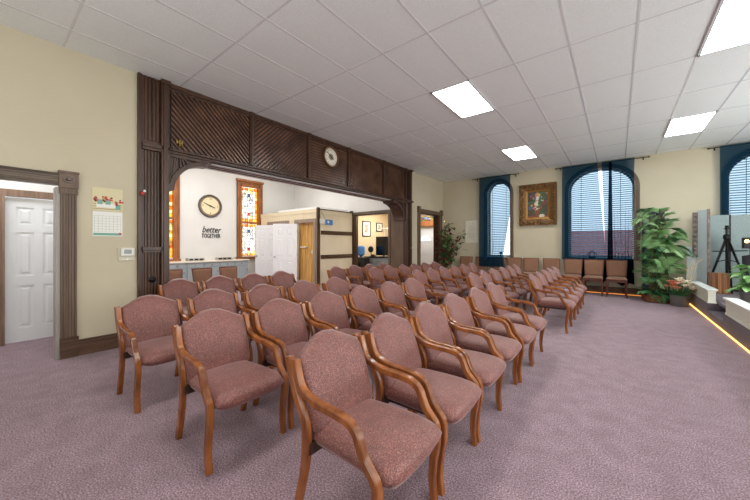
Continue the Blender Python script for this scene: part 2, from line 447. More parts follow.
# curtains
def curtain(name, label, x0, x1, ztop, zbot, y, A, folds, mat, left=None, right=None, nu=120, nv=24, seed=0, botfn=None, group=None, fx=None):
    fx = fx or .24*(x1-x0)/folds
    rr = random.Random(seed); ph = [rr.uniform(0, 6.28) for _ in range(4)]
    def fn(u, v):
        z = ztop+(zbot-ztop)*v
        if botfn: z = ztop+(botfn(u)-ztop)*v
        xa = left(v) if left else x0; xb = right(v) if right else x1
        x = xa+(xb-xa)*u
        f = 2*PI*folds*u
        yy = y+A*(.45+.55*v)*(math.sin(f+ph[0]+.8*math.sin(f*.37+ph[1]))+.35*math.sin(2.3*f+ph[2]))
        return (x+fx*(.35+.65*v)*math.sin(f+ph[3]+.5*math.sin(f*.31+ph[2])), yy, z)
    g = MB().grid(fn, nu, nv)
    return tag(g.build(name, mat, smooth=True, angle=180), label, 'curtain', group)
def rod(label, x0, x1, z, y=YB-.075):
    t = thing('curtain_rod', label, 'curtain rod', (x0, y, z))
    MB().tube([(x0, y, z), (x1, y, z)], .011, 10).build('pole', M['blackmetal'], t, smooth=True)
    for x, d in ((x0, -1), (x1, 1)):
        MB().lathe([(0.004, -.022), (.018, -.015), (.022, 0), (.018, .015), (.004, .022)], (x+d*.02, y, z), 12, 'x').build('finial', M['blackmetal'], t, smooth=True)
    for x in (x0+.09, x1-.09):
        g = MB().box(x-.008, x+.008, y, YB, z-.008, z+.008); g.box(x-.014, x+.014, YB-.008, YB, z-.05, z+.03); g.build('bracket', M['blackmetal'], t)
    return t
yc = YB-.085
rod('black curtain rod over the narrow arched window', -3.93, -2.50, 3.615, YB-.165)
rod('black curtain rod over the wide arched window, right of the painting', -1.43, .63, 3.625)
rod('black curtain rod over the arched window above the grey screens', 1.73, 4.0, 3.63)
curtain('curtain', 'dark teal sheer curtain hanging at the narrow arched window', -3.72, -2.80, 3.64, .62, YB-.175, .018, 9, M['curtain'],
        right=lambda v: -2.71-.27*max(0, (v-.42)/.58)*(1-.4*max(0, v-.88)/.12), left=lambda v: -3.72, seed=3)
curtain('curtain', 'left sheer panel at the wide arched window, beside the painting', -1.275, -.40, 3.65, .92, yc-.03, .014, 9, M['curtain'],
        right=lambda v: -.43+.19*min(1, v*1.12), seed=5)
curtain('curtain', 'right sheer panel at the wide arched window, gathered and hanging low', -.33, .37, 3.65, .93, yc-.03, .016, 8, M['curtain'],
        left=lambda v: -.33+.10*v, right=lambda v: .37-.05*v, seed=8)
curtain('curtain', 'gathered dark sheer strip hanging in the middle of the wide window', -.17, -.09, 3.60, .95, yc-.075, .012, 4, M['curtaindark'], nu=60, seed=9,
        left=lambda v: -.175-.03*v, right=lambda v: -.115+.03*v)
curtain('curtain', 'black sheer hem hanging below the wide window sill behind tan chairs', -1.26, .33, .955, .3, yc-.01, .014, 12, M['curtaindark'], nu=160, seed=10,
        botfn=lambda u: .50-.22*u+.05*math.sin(11*u)+(.08*math.cos(26*u)))
curtain('curtain', 'dark teal sheer curtain at the arched window above the grey screens', 1.88, 3.6, 3.65, .9, yc-.03, .016, 13, M['curtain'], seed=12)

# ------------------------------------------------------------------ ceiling lights
FX = [((4, 3), 'recessed square of fluorescent light nearest above the middle chairs', 'panel'), ((4, 6), 'smaller looking bright ceiling panel nearest the painting wall', 'panel'),
      ((9, 3), 'large bright ceiling panel cut by the top right of the view', 'panelcool'), ((9, 6), 'bright ceiling panel in front of the screens and right arched window', 'panelcool'),
      ((4, 0), 'bright ceiling panel above the nearest chairs, out of view overhead', 'panel'), ((9, 0), 'bright ceiling panel overhead right of the viewer', 'panelcool'),
      ((14, 3), 'bright ceiling panel above the middle of the stage', 'panel'), ((14, 0), 'bright ceiling panel above the near end of the stage', 'panel')]
for (i, j), lab, mt in FX:
    x0, y0 = GX+TX*i, GY+TY*j
    t = thing('ceiling_light', lab, 'ceiling light', (x0+TX/2, y0+TY/2, HC), group='recessed ceiling panels')
    g = MB()
    for a in ((x0, x0+.028, y0, y0+TY), (x0+TX-.028, x0+TX, y0, y0+TY), (x0, x0+TX, y0, y0+.028), (x0, x0+TX, y0+TY-.028, y0+TY)):
        g.box(*a, HC-.014, HC+.001)
    g.build('frame', M['tbar'], t)
    MB().box(x0+.028, x0+TX-.028, y0+.028, y0+TY-.028, HC-.009, HC-.002).build('diffuser', M[mt], t)

# ------------------------------------------------------------------ wooden archway between main hall and side room
W = thing('wooden_archway', 'dark carved wooden archway with diagonal beadboard header across the left wall', 'archway', (XL, 1.34, 0))
F = XL
def reedpanel(g, ya, yb, za, zb, x, n, mi=0):
    wd = (yb-ya)/n
    for i in range(n):
        c = ya+wd*(i+.5)
        g.prism([(x, c-wd*.46), (x+.008, c-wd*.40), (x+.015, c-wd*.18), (x+.015, c+wd*.18), (x+.008, c+wd*.40), (x, c+wd*.46)], 'z', za, zb, mi)
# left pilaster
g = MB().box(F, F+.02, 1.337, 1.70, 0, HC)
g.box(F, F+.055, 1.337, 1.365, 0, HC); g.box(F, F+.04, 1.365, 1.385, 0, HC); g.box(F, F+.03, 1.385, 1.40, 0, HC)
reedpanel(g, 1.41, 1.60, .30, 2.66, F+.02, 5); reedpanel(g, 1.41, 1.60, 2.80, HC, F+.02, 4)
g.box(F, F+.085, 1.60, 1.70, 0, HC); g.box(F, F+.10, 1.625, 1.675, .0, HC-.005)
g.box(F, F+.085, 1.38, 1.70, 2.70, 2.745); g.box(F, F+.07, 1.38, 1.62, 2.66, 2.70); g.box(F, F+.055, 1.39, 1.62, 2.745, 2.77)
g.box(F, F+.085, 1.38, 1.62, 1.265, 1.315); g.box(F, F+.065, 1.39, 1.62, 1.235, 1.265)
g.box(F, F+.09, 1.337, 1.70, 0, .12); g.box(F, F+.08, 1.337, 1.70, .12, .24); g.box(F, F+.065, 1.337, 1.62, .24, .30)
g.box(F-.35, F+.001, 1.60, 1.665, 0, 2.66)
g.box(F, F+.12, 1.59, 1.71, HC-.05, HC)
g.build('pilaster', M['dark'], W, bevel=.003)
# header backing and rails
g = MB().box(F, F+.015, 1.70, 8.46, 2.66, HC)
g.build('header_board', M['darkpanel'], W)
g = MB()
g.box(F-.02, F+.08, 1.70, 8.46, 2.67, 2.685); g.box(F, F+.065, 1.70, 8.46, 2.685, 2.71); g.box(F, F+.095, 1.70, 8.46, 2.71, 2.735); g.box(F, F+.06, 1.70, 8.46, 2.735, 2.75)
g.box(F, F+.07, 1.70, 8.46, HC-.06, HC); g.box(F, F+.05, 1.70, 8.46, HC-.09, HC-.06)
for d in (.12, .24): g.box(F-d-.012, F-d, 1.70, 8.28, 2.635, 2.655)
g.build('rail', M['dark'], W, bevel=.003)
DIV = [1.70, 2.99, 4.283, 5.515, 6.938, 8.08]
for y in DIV[1:]:
    g = MB().box(F, F+.075, y-.035, y+.035, 2.75, HC-.002); g.box(F+.075, F+.088, y-.018, y+.018, 2.75, HC-.004); g.box(F, F+.1, y-.045, y+.045, HC-.05, HC-.001)
    g.build('post', M['dark'], W, bevel=.003)
def beads(ya, yb, za, zb, ang, pitch=.057):
    g = MB(); nx, nz = -math.sin(ang), math.cos(ang)
    cs = [nx*y+nz*z for y in (ya, yb) for z in (za, zb)]
    o = math.floor(min(cs)/pitch)*pitch
    while o < max(cs):
        for lo, hi, x in ((.04, .64, F+.033), (.14, .54, F+.042)):
            p = [(ya, za), (yb, za), (yb, zb), (ya, zb)]
            p = clip(p, nx, nz, o+pitch*hi); p = clip(p, -nx, -nz, -(o+pitch*lo)) if p else p
            if len(p) > 2:
                cl = [p[0]]
                for q in p[1:]:
                    if abs(q[0]-cl[-1][0])+abs(q[1]-cl[-1][1]) > 1e-5: cl.append(q)
                if len(cl) > 2: g.prism(cl, 'x', F+.014, x)
        o += pitch
    return g
D45 = PI/4
for (a, b), ang in zip(zip(DIV[:-1], DIV[1:]), (-D45, D45, 0, -D45, D45)):
    beads(a+.035, b-.035, 2.75, HC-.06, ang).build('beadboard_panel', M['darkrib'], W)
# right pilaster
g = MB().box(F, F+.02, 8.05, 8.46, 0, 2.67)
g.box(F, F+.075, 8.05, 8.12, 0, HC); reedpanel(g, 8.13, 8.26, .3, 2.6, F+.02, 3); g.box(F, F+.055, 8.26, 8.30, 0, HC); g.box(F, F+.09, 8.30, 8.40, 0, HC); g.box(F, F+.05, 8.42, 8.46, 0, HC)
g.box(F, F+.09, 8.05, 8.46, 0, .25); g.box(F, F+.12, 8.28, 8.42, HC-.05, HC); g.box(F, F+.11, 8.05, 8.46, 2.67, 2.73)
g.build('pilaster', M['dark'], W, bevel=.003)
# jamb return with vertical boards on the office wall
g = MB()
for i in range(6):
    x = -5.64+i*.075; g.box(x+.004, x+.071, 8.05, 8.10, 0, 2.55)
g.box(-5.64, -5.175, 8.06, YO-.052, 0, 2.55)
g.build('jamb_boards', M['greywood'], W, bevel=.004)
def bracket(y0, s, wd, h, z1, xa, xb):
    """quarter arch bracket: curved band, ribs inside"""
    g = MB(); n = 14
    out = [(y0+s*wd*(1-math.cos(PI/2*i/n)) if False else y0+s*wd*(math.sin(PI/2*i/n))**1.0, 0) for i in range(n+1)]
    arc = [(y0+s*(wd-wd*math.cos(PI/2*i/n)), z1-h+h*math.sin(PI/2*i/n)) for i in range(n+1)]     # concave quarter ellipse
    arc2 = [(y0+s*(wd*1.0-(wd-.07)*math.cos(PI/2*i/n))-s*.07*0, z1-h+.0+(h-.06)*math.sin(PI/2*i/n)) for i in range(n+1)]
    for i in range(n):
        q = [arc2[i], arc2[i+1], arc[i+1], arc[i]]
        g.hexa([(xb, a, b) for a, b in q]+[(xa, a, b) for a, b in q])
    g.box(xb, xa, min(y0, y0+s*wd*1.06), max(y0, y0+s*wd*1.06), z1-.012, z1+.05)
    # spandrel ribs
    for i in range(1, 10):
        t = i/10; k = t*n; a = arc[int(k)]
        g.hexa([(xb+.03, a[0]-.012, a[1]), (xb+.03, a[0]+.012, a[1]), (xa-.02, a[0]+.012, a[1]), (xa-.02, a[0]-.012, a[1])]+
               [(xb+.03, y0+s*t*.55*wd-.012, z1), (xb+.03, y0+s*t*.55*wd+.012, z1), (xa-.02, y0+s*t*.55*wd+.012, z1), (xa-.02, y0+s*t*.55*wd-.012, z1)])
    pl = [(y0, z1-h)]+arc+[(y0, z1)]
    g.prism(pl, 'x', xb+.05, xa-.05)
    return g
bracket(1.70, 1, .56, .50, 2.64, F+.06, F-.16).build('bracket', M['dark'], W)
bracket(8.05, -1, .60, .54, 2.64, F+.06, F-.34).build('bracket', M['dark'], W)
MB().lathe([(.0, .0), (.045, 0), (.045, .012), (.03, .02), (.03, .03), (.012, .042), (0, .045)], (F+.035, 1.50, .86), 16, 'x').build('rosette', M['blackmetal'], W, smooth=True)
t = thing('hanging_ornament', 'small red and white ornament hanging on the left edge of the archway', 'ornament', (F+.06, 1.375, 2.03))
MB().lathe([(.0, -.03), (.02, -.02), (.026, 0), (.018, .02), (0, .03)], (F+.085, 1.375, 2.04), 10).build('bead', M['red'], t, smooth=True)
MB().lathe([(.0, -.02), (.016, -.01), (.018, 0), (.01, .02), (0, .024)], (F+.085, 1.40, 2.075), 10).build('cap', M['paper'], t, smooth=True)
t = thing('wall_figurine', 'tiny pale winged figurine fixed on the diagonal beadboard near the left pilaster', 'figurine', (F+.04, 1.84, 2.84))
MB().lathe([(.0, -.06), (.022, -.05), (.012, 0), (.018, .03), (.012, .06), (0, .07)], (F+.065, 1.84, 2.85), 10).build('body', M['brass'], t, smooth=True)
for sgn in (-1, 1):
    MB().prism([(1.84, 2.86), (1.84+sgn*.05, 2.90), (1.84+sgn*.04, 2.83)], 'x', F+.05, F+.062).build('wing', M['brass'], t)
t = thing('small_latch', 'small metal latch on the right pilaster of the archway', 'latch', (F+.09, 8.35, 1.24))
MB().box(F+.09, F+.105, 8.31, 8.40, 1.23, 1.28).build('plate', M['chrome'], t); MB().tube([(F+.105, 8.33, 1.255), (F+.15, 8.33, 1.255)], .012, 8).build('knob', M['chrome'], t)

# clocks ------------------------------------------------------------
def clock(label, x, y, z, r, rim, face, ringm, picture=False, hands=(3.9, 49)):
    t = thing('wall_clock', label, 'clock', (x, y, z))
    n = 48
    prof = [(r*.84, 0), (r, 0), (r, r*.08), (r*.95, r*.14), (r*.88, r*.13), (r*.84, r*.06)]
    vs, fs = [], []
    for a, b in prof:
        for k in range(n): vs.append((x+b, y+a*math.cos(2*PI*k/n), z+a*math.sin(2*PI*k/n)))
    for i in range(len(prof)):
        j = (i+1) % len(prof)
        for k in range(n): fs.append((i*n+k, i*n+(k+1) % n, j*n+(k+1) % n, j*n+k))
    MB().add(vs, fs).build('rim', rim, t, smooth=True)
    MB().lathe([(.001, 0.005), (r*.85, .005), (r*.85, r*.05), (.001, r*.05)], (x, y, z), n, 'x').build('dial', face, t)
    vs = []
    prof = [(r*.76, .05*r), (r*.82, .05*r), (r*.82, .075*r), (r*.76, .075*r)]
    for a, b in prof:
        for k in range(n): vs.append((x+b, y+a*math.cos(2*PI*k/n), z+a*math.sin(2*PI*k/n)))
    fs = [(i*n+k, i*n+(k+1) % n, ((i+1) % 4)*n+(k+1) % n, ((i+1) % 4)*n+k) for i in range(4) for k in range(n)]
    MB().add(vs, fs).build('inner_ring', ringm, t)
    for num in range(1, 13):
        a = PI/2-num*PI/6
        if picture or num % 3 == 0:
            s = r*(.17 if picture else .2)
            text('numeral', str(num), s, (x+.051*r+.002, y+.62*r*math.cos(a), z+.62*r*math.sin(a)-s*.35), (PI/2, 0, PI/2), M['ink'], t, .001)
    if picture: MB().lathe([(.001, .05*r), (r*.3, .05*r), (r*.3, .056*r), (.001, .056*r)], (x, y, z), 24, 'x').build('centre_picture', plain('sepia print', (150, 132, 108), .6), t)
    for hn, ln, w, val in (('hour_hand', .42, .05, hands[0]/12), ('minute_hand', .62, .035, hands[1]/60)):
        a = PI/2-val*2*PI; d = Vector((0, math.cos(a), math.sin(a))); e = Vector((0, -math.sin(a), math.cos(a)))
        c = Vector((x+.075*r, y, z)); p = [c-d*.08*r+e*w*r, c+d*ln*r+e*w*.4*r, c+d*ln*r-e*w*.4*r, c-d*.08*r-e*w*r]
        MB().hexa([tuple(q) for q in p]+[tuple(q+Vector((.004, 0, 0))) for q in p]).build(hn, M['ink'], t)
    return t
clock('round brown rimmed wall clock on the dark beadboard header', F+.042, 4.93, 3.34, .245, M['clockwood'], M['clockface2'], M['bronze'], True, (4, 51))
clock('large grey rimmed antique clock on the white wall of the side room', XF+.002, 4.81, 2.655, .385, M['clockgrey'], M['clockface'], M['bronze'], False, (3.7, 49))

# ------------------------------------------------------------------ side room
struct(MB().box(XF-.15, XF, 0, 2.97, 0, 4.5).box(XF-.15, XF, 2.97, 3.77, 0, .95).box(XF-.15, XF, 2.97, 3.77, 3.62, 4.5).box(XF-.15, XF, 3.77, 5.83, 0, 4.5)
       .box(XF-.15, XF, 5.83, 6.63, 0, .95).box(XF-.15, XF, 5.83, 6.63, 3.62, 4.5).box(XF-.15, XF, 6.63, YO+.2, 0, 4.5).build('wall_far', M['white']))
struct(MB().box(XF, XT, .95, 1.1, 0, 4.5).build('wall_side', M['white']))
g = MB().box(XF, -7.40, YO, YO+.12, 0, 4.5).box(-7.40, -5.86, YO, YO+.12, 2.42, 4.5).box(-5.86, XT, YO, YO+.12, 0, 4.5)
struct(g.build('wall_office', M['white']))
struct(MB().box(XF-.15, XT, .95, YO+.12, 4.4, 4.5).build('ceiling_side', M['white']))

def stained_window(name, cy_, label):
    t = thing(name, label, 'window', (XF, cy_, .9))
    hw, z0, z1 = .50, .88, 3.70
    g = MB()
    for s in (-1, 1):
        a, b = sorted((cy_+s*(hw-.16), cy_+s*hw)); g.box(XF, XF+.05, a, b, z0, z1-.02)
        a, b = sorted((cy_+s*(hw-.05), cy_+s*hw)); g.box(XF, XF+.075, a, b, z0, z1-.02)
        a, b = sorted((cy_+s*(hw-.17), cy_+s*(hw-.12))); g.box(XF-.08, XF+.06, a, b, z0, z1-.02)
    g.box(XF-.05, XF+.06, cy_-hw, cy_+hw, z1-.22, z1-.04); g.box(XF, XF+.11, cy_-hw-.03, cy_+hw+.03, z1-.04, z1+.04); g.box(XF, XF+.08, cy_-hw, cy_+hw, z1-.10, z1-.07)
    g.box(XF-.05, XF+.09, cy_-hw-.03, cy_+hw+.03, z0-.04, z0+.03)
    g.build('casing', M['oak'], t, bevel=.005)
    MB().box(XF-.07, XF+.03, cy_-.36, cy_+.36, 2.13, 2.21).build('meeting_rail', M['oak'], t, bevel=.004)
    rr = random.Random(int(cy_*100))
    for za, zb in ((z0+.03, 2.13), (2.21, z1-.22)):
        p = MB(); l = MB(); x = XF-.06; yl, yr = cy_-.36, cy_+.36; bw = .11
        def pane(y0, y1, a, b, mi): p.box(x, x+.006, y0+.004, y1-.004, a+.004, b-.004, mi)
        nz = 9; dz = (zb-za-2*bw)/nz
        for k in range(nz):
            a = za+bw+k*dz
            pane(yl, yl+bw, a, a+dz, rr.choice((0, 5, 1, 0))); pane(yr-bw, yr, a, a+dz, rr.choice((0, 5, 1, 0)))
        for k in range(4):
            dy = (yr-yl)/4; pane(yl+k*dy, yl+(k+1)*dy, za, za+bw, rr.choice((0, 1))); pane(yl+k*dy, yl+(k+1)*dy, zb-bw, zb, rr.choice((0, 1)))
        ny = 5; dy = (yr-yl-2*bw)/ny
        for k in range(nz):
            for j in range(ny):
                mi = 2
                if k == 1 and j == 2: mi = 3
                if k == nz-2 and j == 2: mi = 4
                if k == nz-1 or (k == nz-2 and j in (0, 4)): mi = rr.choice((5, 2, 2))
                if k == 0: mi = rr.choice((5, 2))
                pane(yl+bw+j*dy, yl+bw+(j+1)*dy, za+bw+k*dz, za+bw+(k+1)*dz, mi)
        p.build('pane', [M['g_amber'], M['g_orange'], M['g_pale'], M['g_red'], M['g_blue'], M['g_straw']], t)
        for k in range(nz+1): l.box(x-.002, x+.012, yl, yr, za+bw+k*dz-.0035, za+bw+k*dz+.0035)
        for j in range(ny+1): l.box(x-.002, x+.012, yl+bw+j*dy-.0035, yl+bw+j*dy+.0035, za, zb)
        for s in (-1, 1):   # curved leads of the fan motif
            pts = [(x+.008, cy_+s*(.02+.2*q), zb-bw-.36+.30*math.sin(q*PI/2)) for q in [i/8 for i in range(9)]]
            l.tube(pts, .007, 5)
            pts = [(x+.008, cy_+s*.12*math.sin(q*PI), zb-bw-.55+.36*q) for q in [i/8 for i in range(9)]]
            l.tube(pts, .006, 5)
        l.build('lead_lines', M['lead'], t)
stained_window('stained_glass_window', 3.37, 'stained glass window in oak trim partly hidden behind the left pilaster')
stained_window('stained_glass_window', 6.23, 'tall amber stained glass window right of the large grey clock')

s = thing('wall_sign', 'black lettered sign reading better together under the large grey clock', 'sign', (XF, 4.84, 1.74))
text('script_word', 'better', .30, (XF+.012, 4.84, 1.765), (PI/2, 0, PI/2), M['ink'], s, .008, .35, .80)
text('block_word', 'TOGETHER', .20, (XF+.012, 4.84, 1.585), (PI/2, 0, PI/2), M['ink'], s, .008, 0, .60)

# row of cabinets with a worktop
def cabinet(y0, label):
    t = thing('base_cabinet', label, 'cabinet', (-10.5, y0+.25, 0), group='blue grey cabinets along the far wall')
    MB().box(XF+.02, -10.27, y0+.002, y0+.498, .0, .80).build('body', M['bluegrey'], t)
    d = MB().box(-10.27, -10.25, y0+.03, y0+.47, .64, .78).build('drawer', M['bluegrey'], t, bevel=.006)
    MB().lathe([(.001, 0), (.014, .004), (.02, .02), (.001, .03)], (-10.25, y0+.25, .71), 10, 'x').build('knob', M['brass'], d, smooth=True)
    d = MB().box(-10.27, -10.25, y0+.03, y0+.47, .08, .61).box(-10.25, -10.243, y0+.03, y0+.09, .08, .61).box(-10.25, -10.243, y0+.41, y0+.47, .08, .61).box(-10.25, -10.243, y0+.09, y0+.41, .08, .14).box(-10.25, -10.243, y0+.09, y0+.41, .55, .61).build('door', M['bluegrey'], t)
    MB().lathe([(.001, 0), (.014, .004), (.02, .02), (.001, .03)], (-10.245, y0+.43, .5), 10, 'x').build('knob', M['brass'], d, smooth=True)
    return t
names = ('fifth', 'fourth', 'third', 'second', 'first')
for k in range(6):
    y0 = 5.37-.5*k
    cabinet(y0, 'blue grey drawer cabinet at the right end, nearest the stained glass window' if k == 0 else
            'blue grey drawer cabinet %s from the right end of the counter' % (('second', 'third', 'fourth', 'fifth', 'sixth')[k-1]))
tag(MB().box(XF+.003, -10.22, 2.85, 5.90, .80, .84).build('worktop', M['countertop'], bevel=.004), 'pale worktop running along the blue grey cabinets', 'worktop')
for yy, ww, lab in ((4.25, .5, 'left low silver tray on the pale worktop under the sign'), (5.15, .5, 'right low silver tray on the pale worktop, beside a cord')):
    t = thing('serving_tray', lab, 'tray', (-10.55, yy, .84), group='trays on the worktop')
    MB().box(-10.66, -10.48, yy-ww/2, yy+ww/2, .84, .93).build('tray_body', M['chrome'], t, bevel=.01)
    for d in (-.15, 0, .15): MB().box(-10.48, -10.472, yy+d-.05, yy+d+.05, .86, .91).build('label_plate', M['ink'], t)
tag(MB().tube(smoothpath([(-10.5, 5.42, .85), (-10.55, 5.55, .90), (-10.45, 5.68, .91), (-10.42, 5.78, .87), (-10.5, 5.84, .845)], 5), .008, 6).build('cord', M['ink']), 'thin dark cord looping at the right end of the worktop', 'cord')

# built-in closet block -------------------------------------------------
K = thing('built_in_closet', 'cream panelled closet block with flat top standing in the side room', 'closet', (-9, 6.62, 0))
YK = 6.62; XK = -7.45
g = MB()
for x0, x1, z0, z1 in ((XF+.13, -10.12, 0, 2.5), (-10.12, -9.02, 2.08, 2.5), (-9.02, -8.52, 0, 2.5), (-8.52, -7.66, 2.08, 2.5), (-7.66, XK, 0, 2.5)):
    g.box(x0, x1, YK, YK+.08, z0, z1)
g.build('front_panel', M['cream'], K)
g = MB()
x = XF+.15
while x < XK-.05:
    g.box(x, x+.012, YK-.006, YK+.001, 2.17, 2.36); x += .11
g.box(XF+.13, XK, YK-.012, YK, 2.38, 2.5)
g.build('frieze', M['cream'], K)
MB().box(XK-.08, XK, YK+.08, YO-.085, 0, 2.5).build('side_panel', M['cream'], K)
for z0, z1 in ((2.33, 2.36), (2.47, 2.5)): MB().box(XK, XK+.02, YK+.1, YO-.1, z0, z1).build('side_moulding', M['cream'] if z0 < 2.4 else M['dark'], K)
MB().box(XK-.05, XK+.03, YK-.035, YK+.06, 0, 2.53).build('corner_post', M['dark'], K, bevel=.005)
MB().box(-9.6, XK-.1, YK+.02, YO-.2, 2.51, 2.57).build('top_slab', M['door'], K)
for x0, x1 in ((-10.12, -9.02), (-8.52, -7.66)):
    g = MB().box(x0-.1, x0, YK-.03, YK+.0, 0, 2.08).box(x1, x1+.1, YK-.03, YK, 0, 2.08).box(x0-.1, x1+.1, YK-.03, YK, 2.08, 2.19)
    g.build('doorway_casing', M['mauvetrim'], K)
g = MB()
for i in range(8): g.box(-8.52+i*.108+.003, -8.52+(i+1)*.108-.003, YK+.10, YK+.13, 0, 2.08)
g.build('pine_lining', M['pine'], K)
MB().box(-10.12, -9.02, YK+.4, YK+.43, 0, 2.08).build('inner_back', M['cream'], K)
t = thing('light_switch', 'white light switch on the yellow pine boards', 'switch', (-7.85, YK+.09, 1.1))
MB().box(-7.88, -7.82, YK+.088, YK+.10, 1.06, 1.16).build('plate', M['plastic'], t); MB().box(-7.857, -7.843, YK+.08, YK+.09, 1.09, 1.13).build('toggle', M['plastic'], t)
t = thing('towel_holder', 'white towel bar fixed to the pine boards', 'towel bar', (-8.25, YK+.09, 1.3))
MB().tube([(-8.40, YK+.05, 1.27), (-8.08, YK+.05, 1.27)], .02, 8).build('bar', M['plastic'], t)
for x in (-8.38, -8.10): MB().box(x-.02, x+.02, YK+.05, YK+.10, 1.25, 1.29).build('mount', M['plastic'], t)

def sixpanel(parent, w, h, th, knob_side, hinges=True, mat=M['door'], knobm=M['chrome']):
    """door leaf in local space: hinge at origin, leaf along -x, thickness around y"""
    st, mr = .13*w/.8, .11*w/.8; pw = (w-2*st-mr)/2; f = h/2.03
    zs = ((.20*f, .80*f), (.93*f, 1.55*f), (1.65*f, 1.90*f)); c = th/2-.014
    g = MB().box(-w+.01, -.01, -c, c, .02, h-.01)
    for x0, x1 in ((-w, -w+st), (-w+st+pw, -w+st+pw+mr), (-st, 0)): g.box(x0, x1, -th/2, th/2, .01, h)
    for z0, z1 in ((.01, zs[0][0]), (zs[0][1], zs[1][0]), (zs[1][1], zs[2][0]), (zs[2][1], h)):
        for x0 in (-w+st, -w+st+pw+mr): g.box(x0, x0+pw, -th/2, th/2, z0, z1)
    leaf = g.build('leaf', mat, parent, world=False)
    for z0, z1 in zs:
        for i in range(2):
            x0 = -w+st+i*(pw+mr); q = MB(); e = .028; e2 = .055
            for sgn in (-1, 1):
                ya, yb = sgn*c, sgn*(th/2-.003)
                q.hexa([(x0+e, ya, z0+e), (x0+pw-e, ya, z0+e), (x0+pw-e, ya, z1-e), (x0+e, ya, z1-e), (x0+e2, yb, z0+e2), (x0+pw-e2, yb, z0+e2), (x0+pw-e2, yb, z1-e2), (x0+e2, yb, z1-e2)])
            q.build('raised_panel', mat, leaf, world=False)
    for sgn in (-1, 1):
        y = sgn*th/2
        MB().lathe([(.001, 0), (.028, 0), (.028, sgn*.008), (.01, sgn*.012), (.01, sgn*.035), (.024, sgn*.045), (.026, sgn*.055), (.018, sgn*.068), (.001, sgn*.07)], (-w+.06, y, .95), 14, 'y').build('knob', knobm, leaf, smooth=True, world=False)
    if hinges:
        for z in (.25, 1.02, 1.8): MB().tube([(.004, -th/2, z-.05), (.004, -th/2, z+.05)], .012, 8).build('hinge', M['chrome'], leaf, world=False)
    return leaf
def doorleaf(label, hinge, ang, w, h, **kw):
    t = bpy.data.objects.new('panel_door', None); COL.objects.link(t); t.location = hinge; t.rotation_euler = (0, 0, ang)
    t['label'] = label; t['category'] = 'door'
    sixpanel(t, w, h, .04, 1, **kw); return t
doorleaf('white six panel closet door standing open, right one beside the pine boards', (-8.40, YK-.075, 0), math.radians(38), .80, 2.05)
doorleaf('white six panel closet door standing open, left one nearer the stained glass', (-9.42, YK-.075, 0), math.radians(28), .90, 2.05)

# coat racks on closet side
for z, lab in ((1.74, 'upper dark coat rail with hooks on the cream closet side'), (.96, 'lower dark coat rail with hooks on the cream closet side')):
    t = thing('coat_rack', lab, 'coat rack', (XK, 7.4, z))
    MB().box(XK, XK+.03, YK+.10, YO-.10, z-.065, z+.065).build('board', M['dark'], t, bevel=.006)
    for i in range(14):
        y = YK+.22+i*.098
        MB().tube([(XK+.03, y, z+.01), (XK+.07, y, z+.005), (XK+.08, y, z+.03)], .008, 6).build('hook', M['brass'], t)
t = thing('hanging_tag', 'small blue and white sign hanging on a string from the closet corner', 'sign', (XK+.04, 6.85, 2.1))
MB().box(XK+.03, XK+.04, 6.66, 6.88, 2.03, 2.18, 0).box(XK+.03, XK+.04, 6.88, 7.22, 2.0, 2.16, 1).build('card', [M['paper'], M['tagblue']], t)
MB().tube([(XK+.035, 6.67, 2.48), (XK+.035, 6.9, 2.17), (XK+.035, 7.2, 2.16)], .004, 5).build('string', M['ink'], t)
MB().lathe([(.001, 0), (.04, 0), (.04, .004), (.001, .004)], (XK+.041, 7.02, 2.09), 14, 'x').build('emblem', M['paper'], t)

# office doorway and office
t = thing('office_doorway', 'dark wooden doorway frame leading into the tan office', 'doorway', (-6.6, YO, 0))
g = MB().box(-7.56, -7.38, YO-.05, YO, 0, 2.44).box(-7.53, -7.48, YO-.07, YO-.05, 0, 2.44).box(-7.45, -7.40, YO-.065, YO-.05, 0, 2.44); g.box(-7.58, -7.46, YO-.08, YO, 2.44, 2.56)
g.build('post', M['dark'], t, bevel=.004)
MB().box(-7.42, -5.80, YO-.05, YO, 2.41, 2.50).box(-7.42, -5.80, YO-.065, YO, 2.47, 2.50).build('lintel', M['greywoodh'], t, bevel=.004)
MB().box(-5.90, -5.81, YO-.05, YO, 0, 2.41).build('post', M['greywood'], t, bevel=.004)
MB().box(-7.41, -7.36, YO, YO+.14, 0, 2.42).box(-5.90, -5.85, YO, YO+.14, 0, 2.42).box(-7.36, -5.9, YO, YO+.14, 2.38, 2.42).build('jamb', M['dark'], t)
struct(MB().box(-8.35, -8.2, YO+.12, 12.3, 0, 2.8).build('wall_office_left', M['orangewall']))
struct(MB().box(-8.2, -7.12, 11.6, 11.75, 0, 2.8).build('wall_office_back', M['orangewall']))
struct(MB().prism([(-5.83, YO+.12), (-5.73, YO+.12), (-7.12, 11.75), (-7.22, 11.75)], 'z', 0, 2.8).build('wall_office_right', M['orangewall']))
struct(MB().box(-8.35, XT, YO+.12, 13.4, 2.8, 2.9).build('ceiling_office', M['white']))
def picture(name, label, x, ya, yb, za, zb, fr, mats):
    t = thing(name, label, 'picture', (x, (ya+yb)/2, (za+zb)/2))
    w = .035
    MB().box(x, x+.03, ya, ya+w, za, zb).box(x, x+.03, yb-w, yb, za, zb).box(x, x+.03, ya+w, yb-w, za, za+w).box(x, x+.03, ya+w, yb-w, zb-w, zb).build('frame', fr, t)
    MB().box(x, x+.012, ya+w, yb-w, za+w, zb-w).build('mat_board', mats[0], t)
    dy, dz = (yb-ya)*.28, (zb-za)*.25
    MB().box(x+.012, x+.016, ya+dy, yb-dy, za+dz, zb-dz).build('print', mats[1], t)
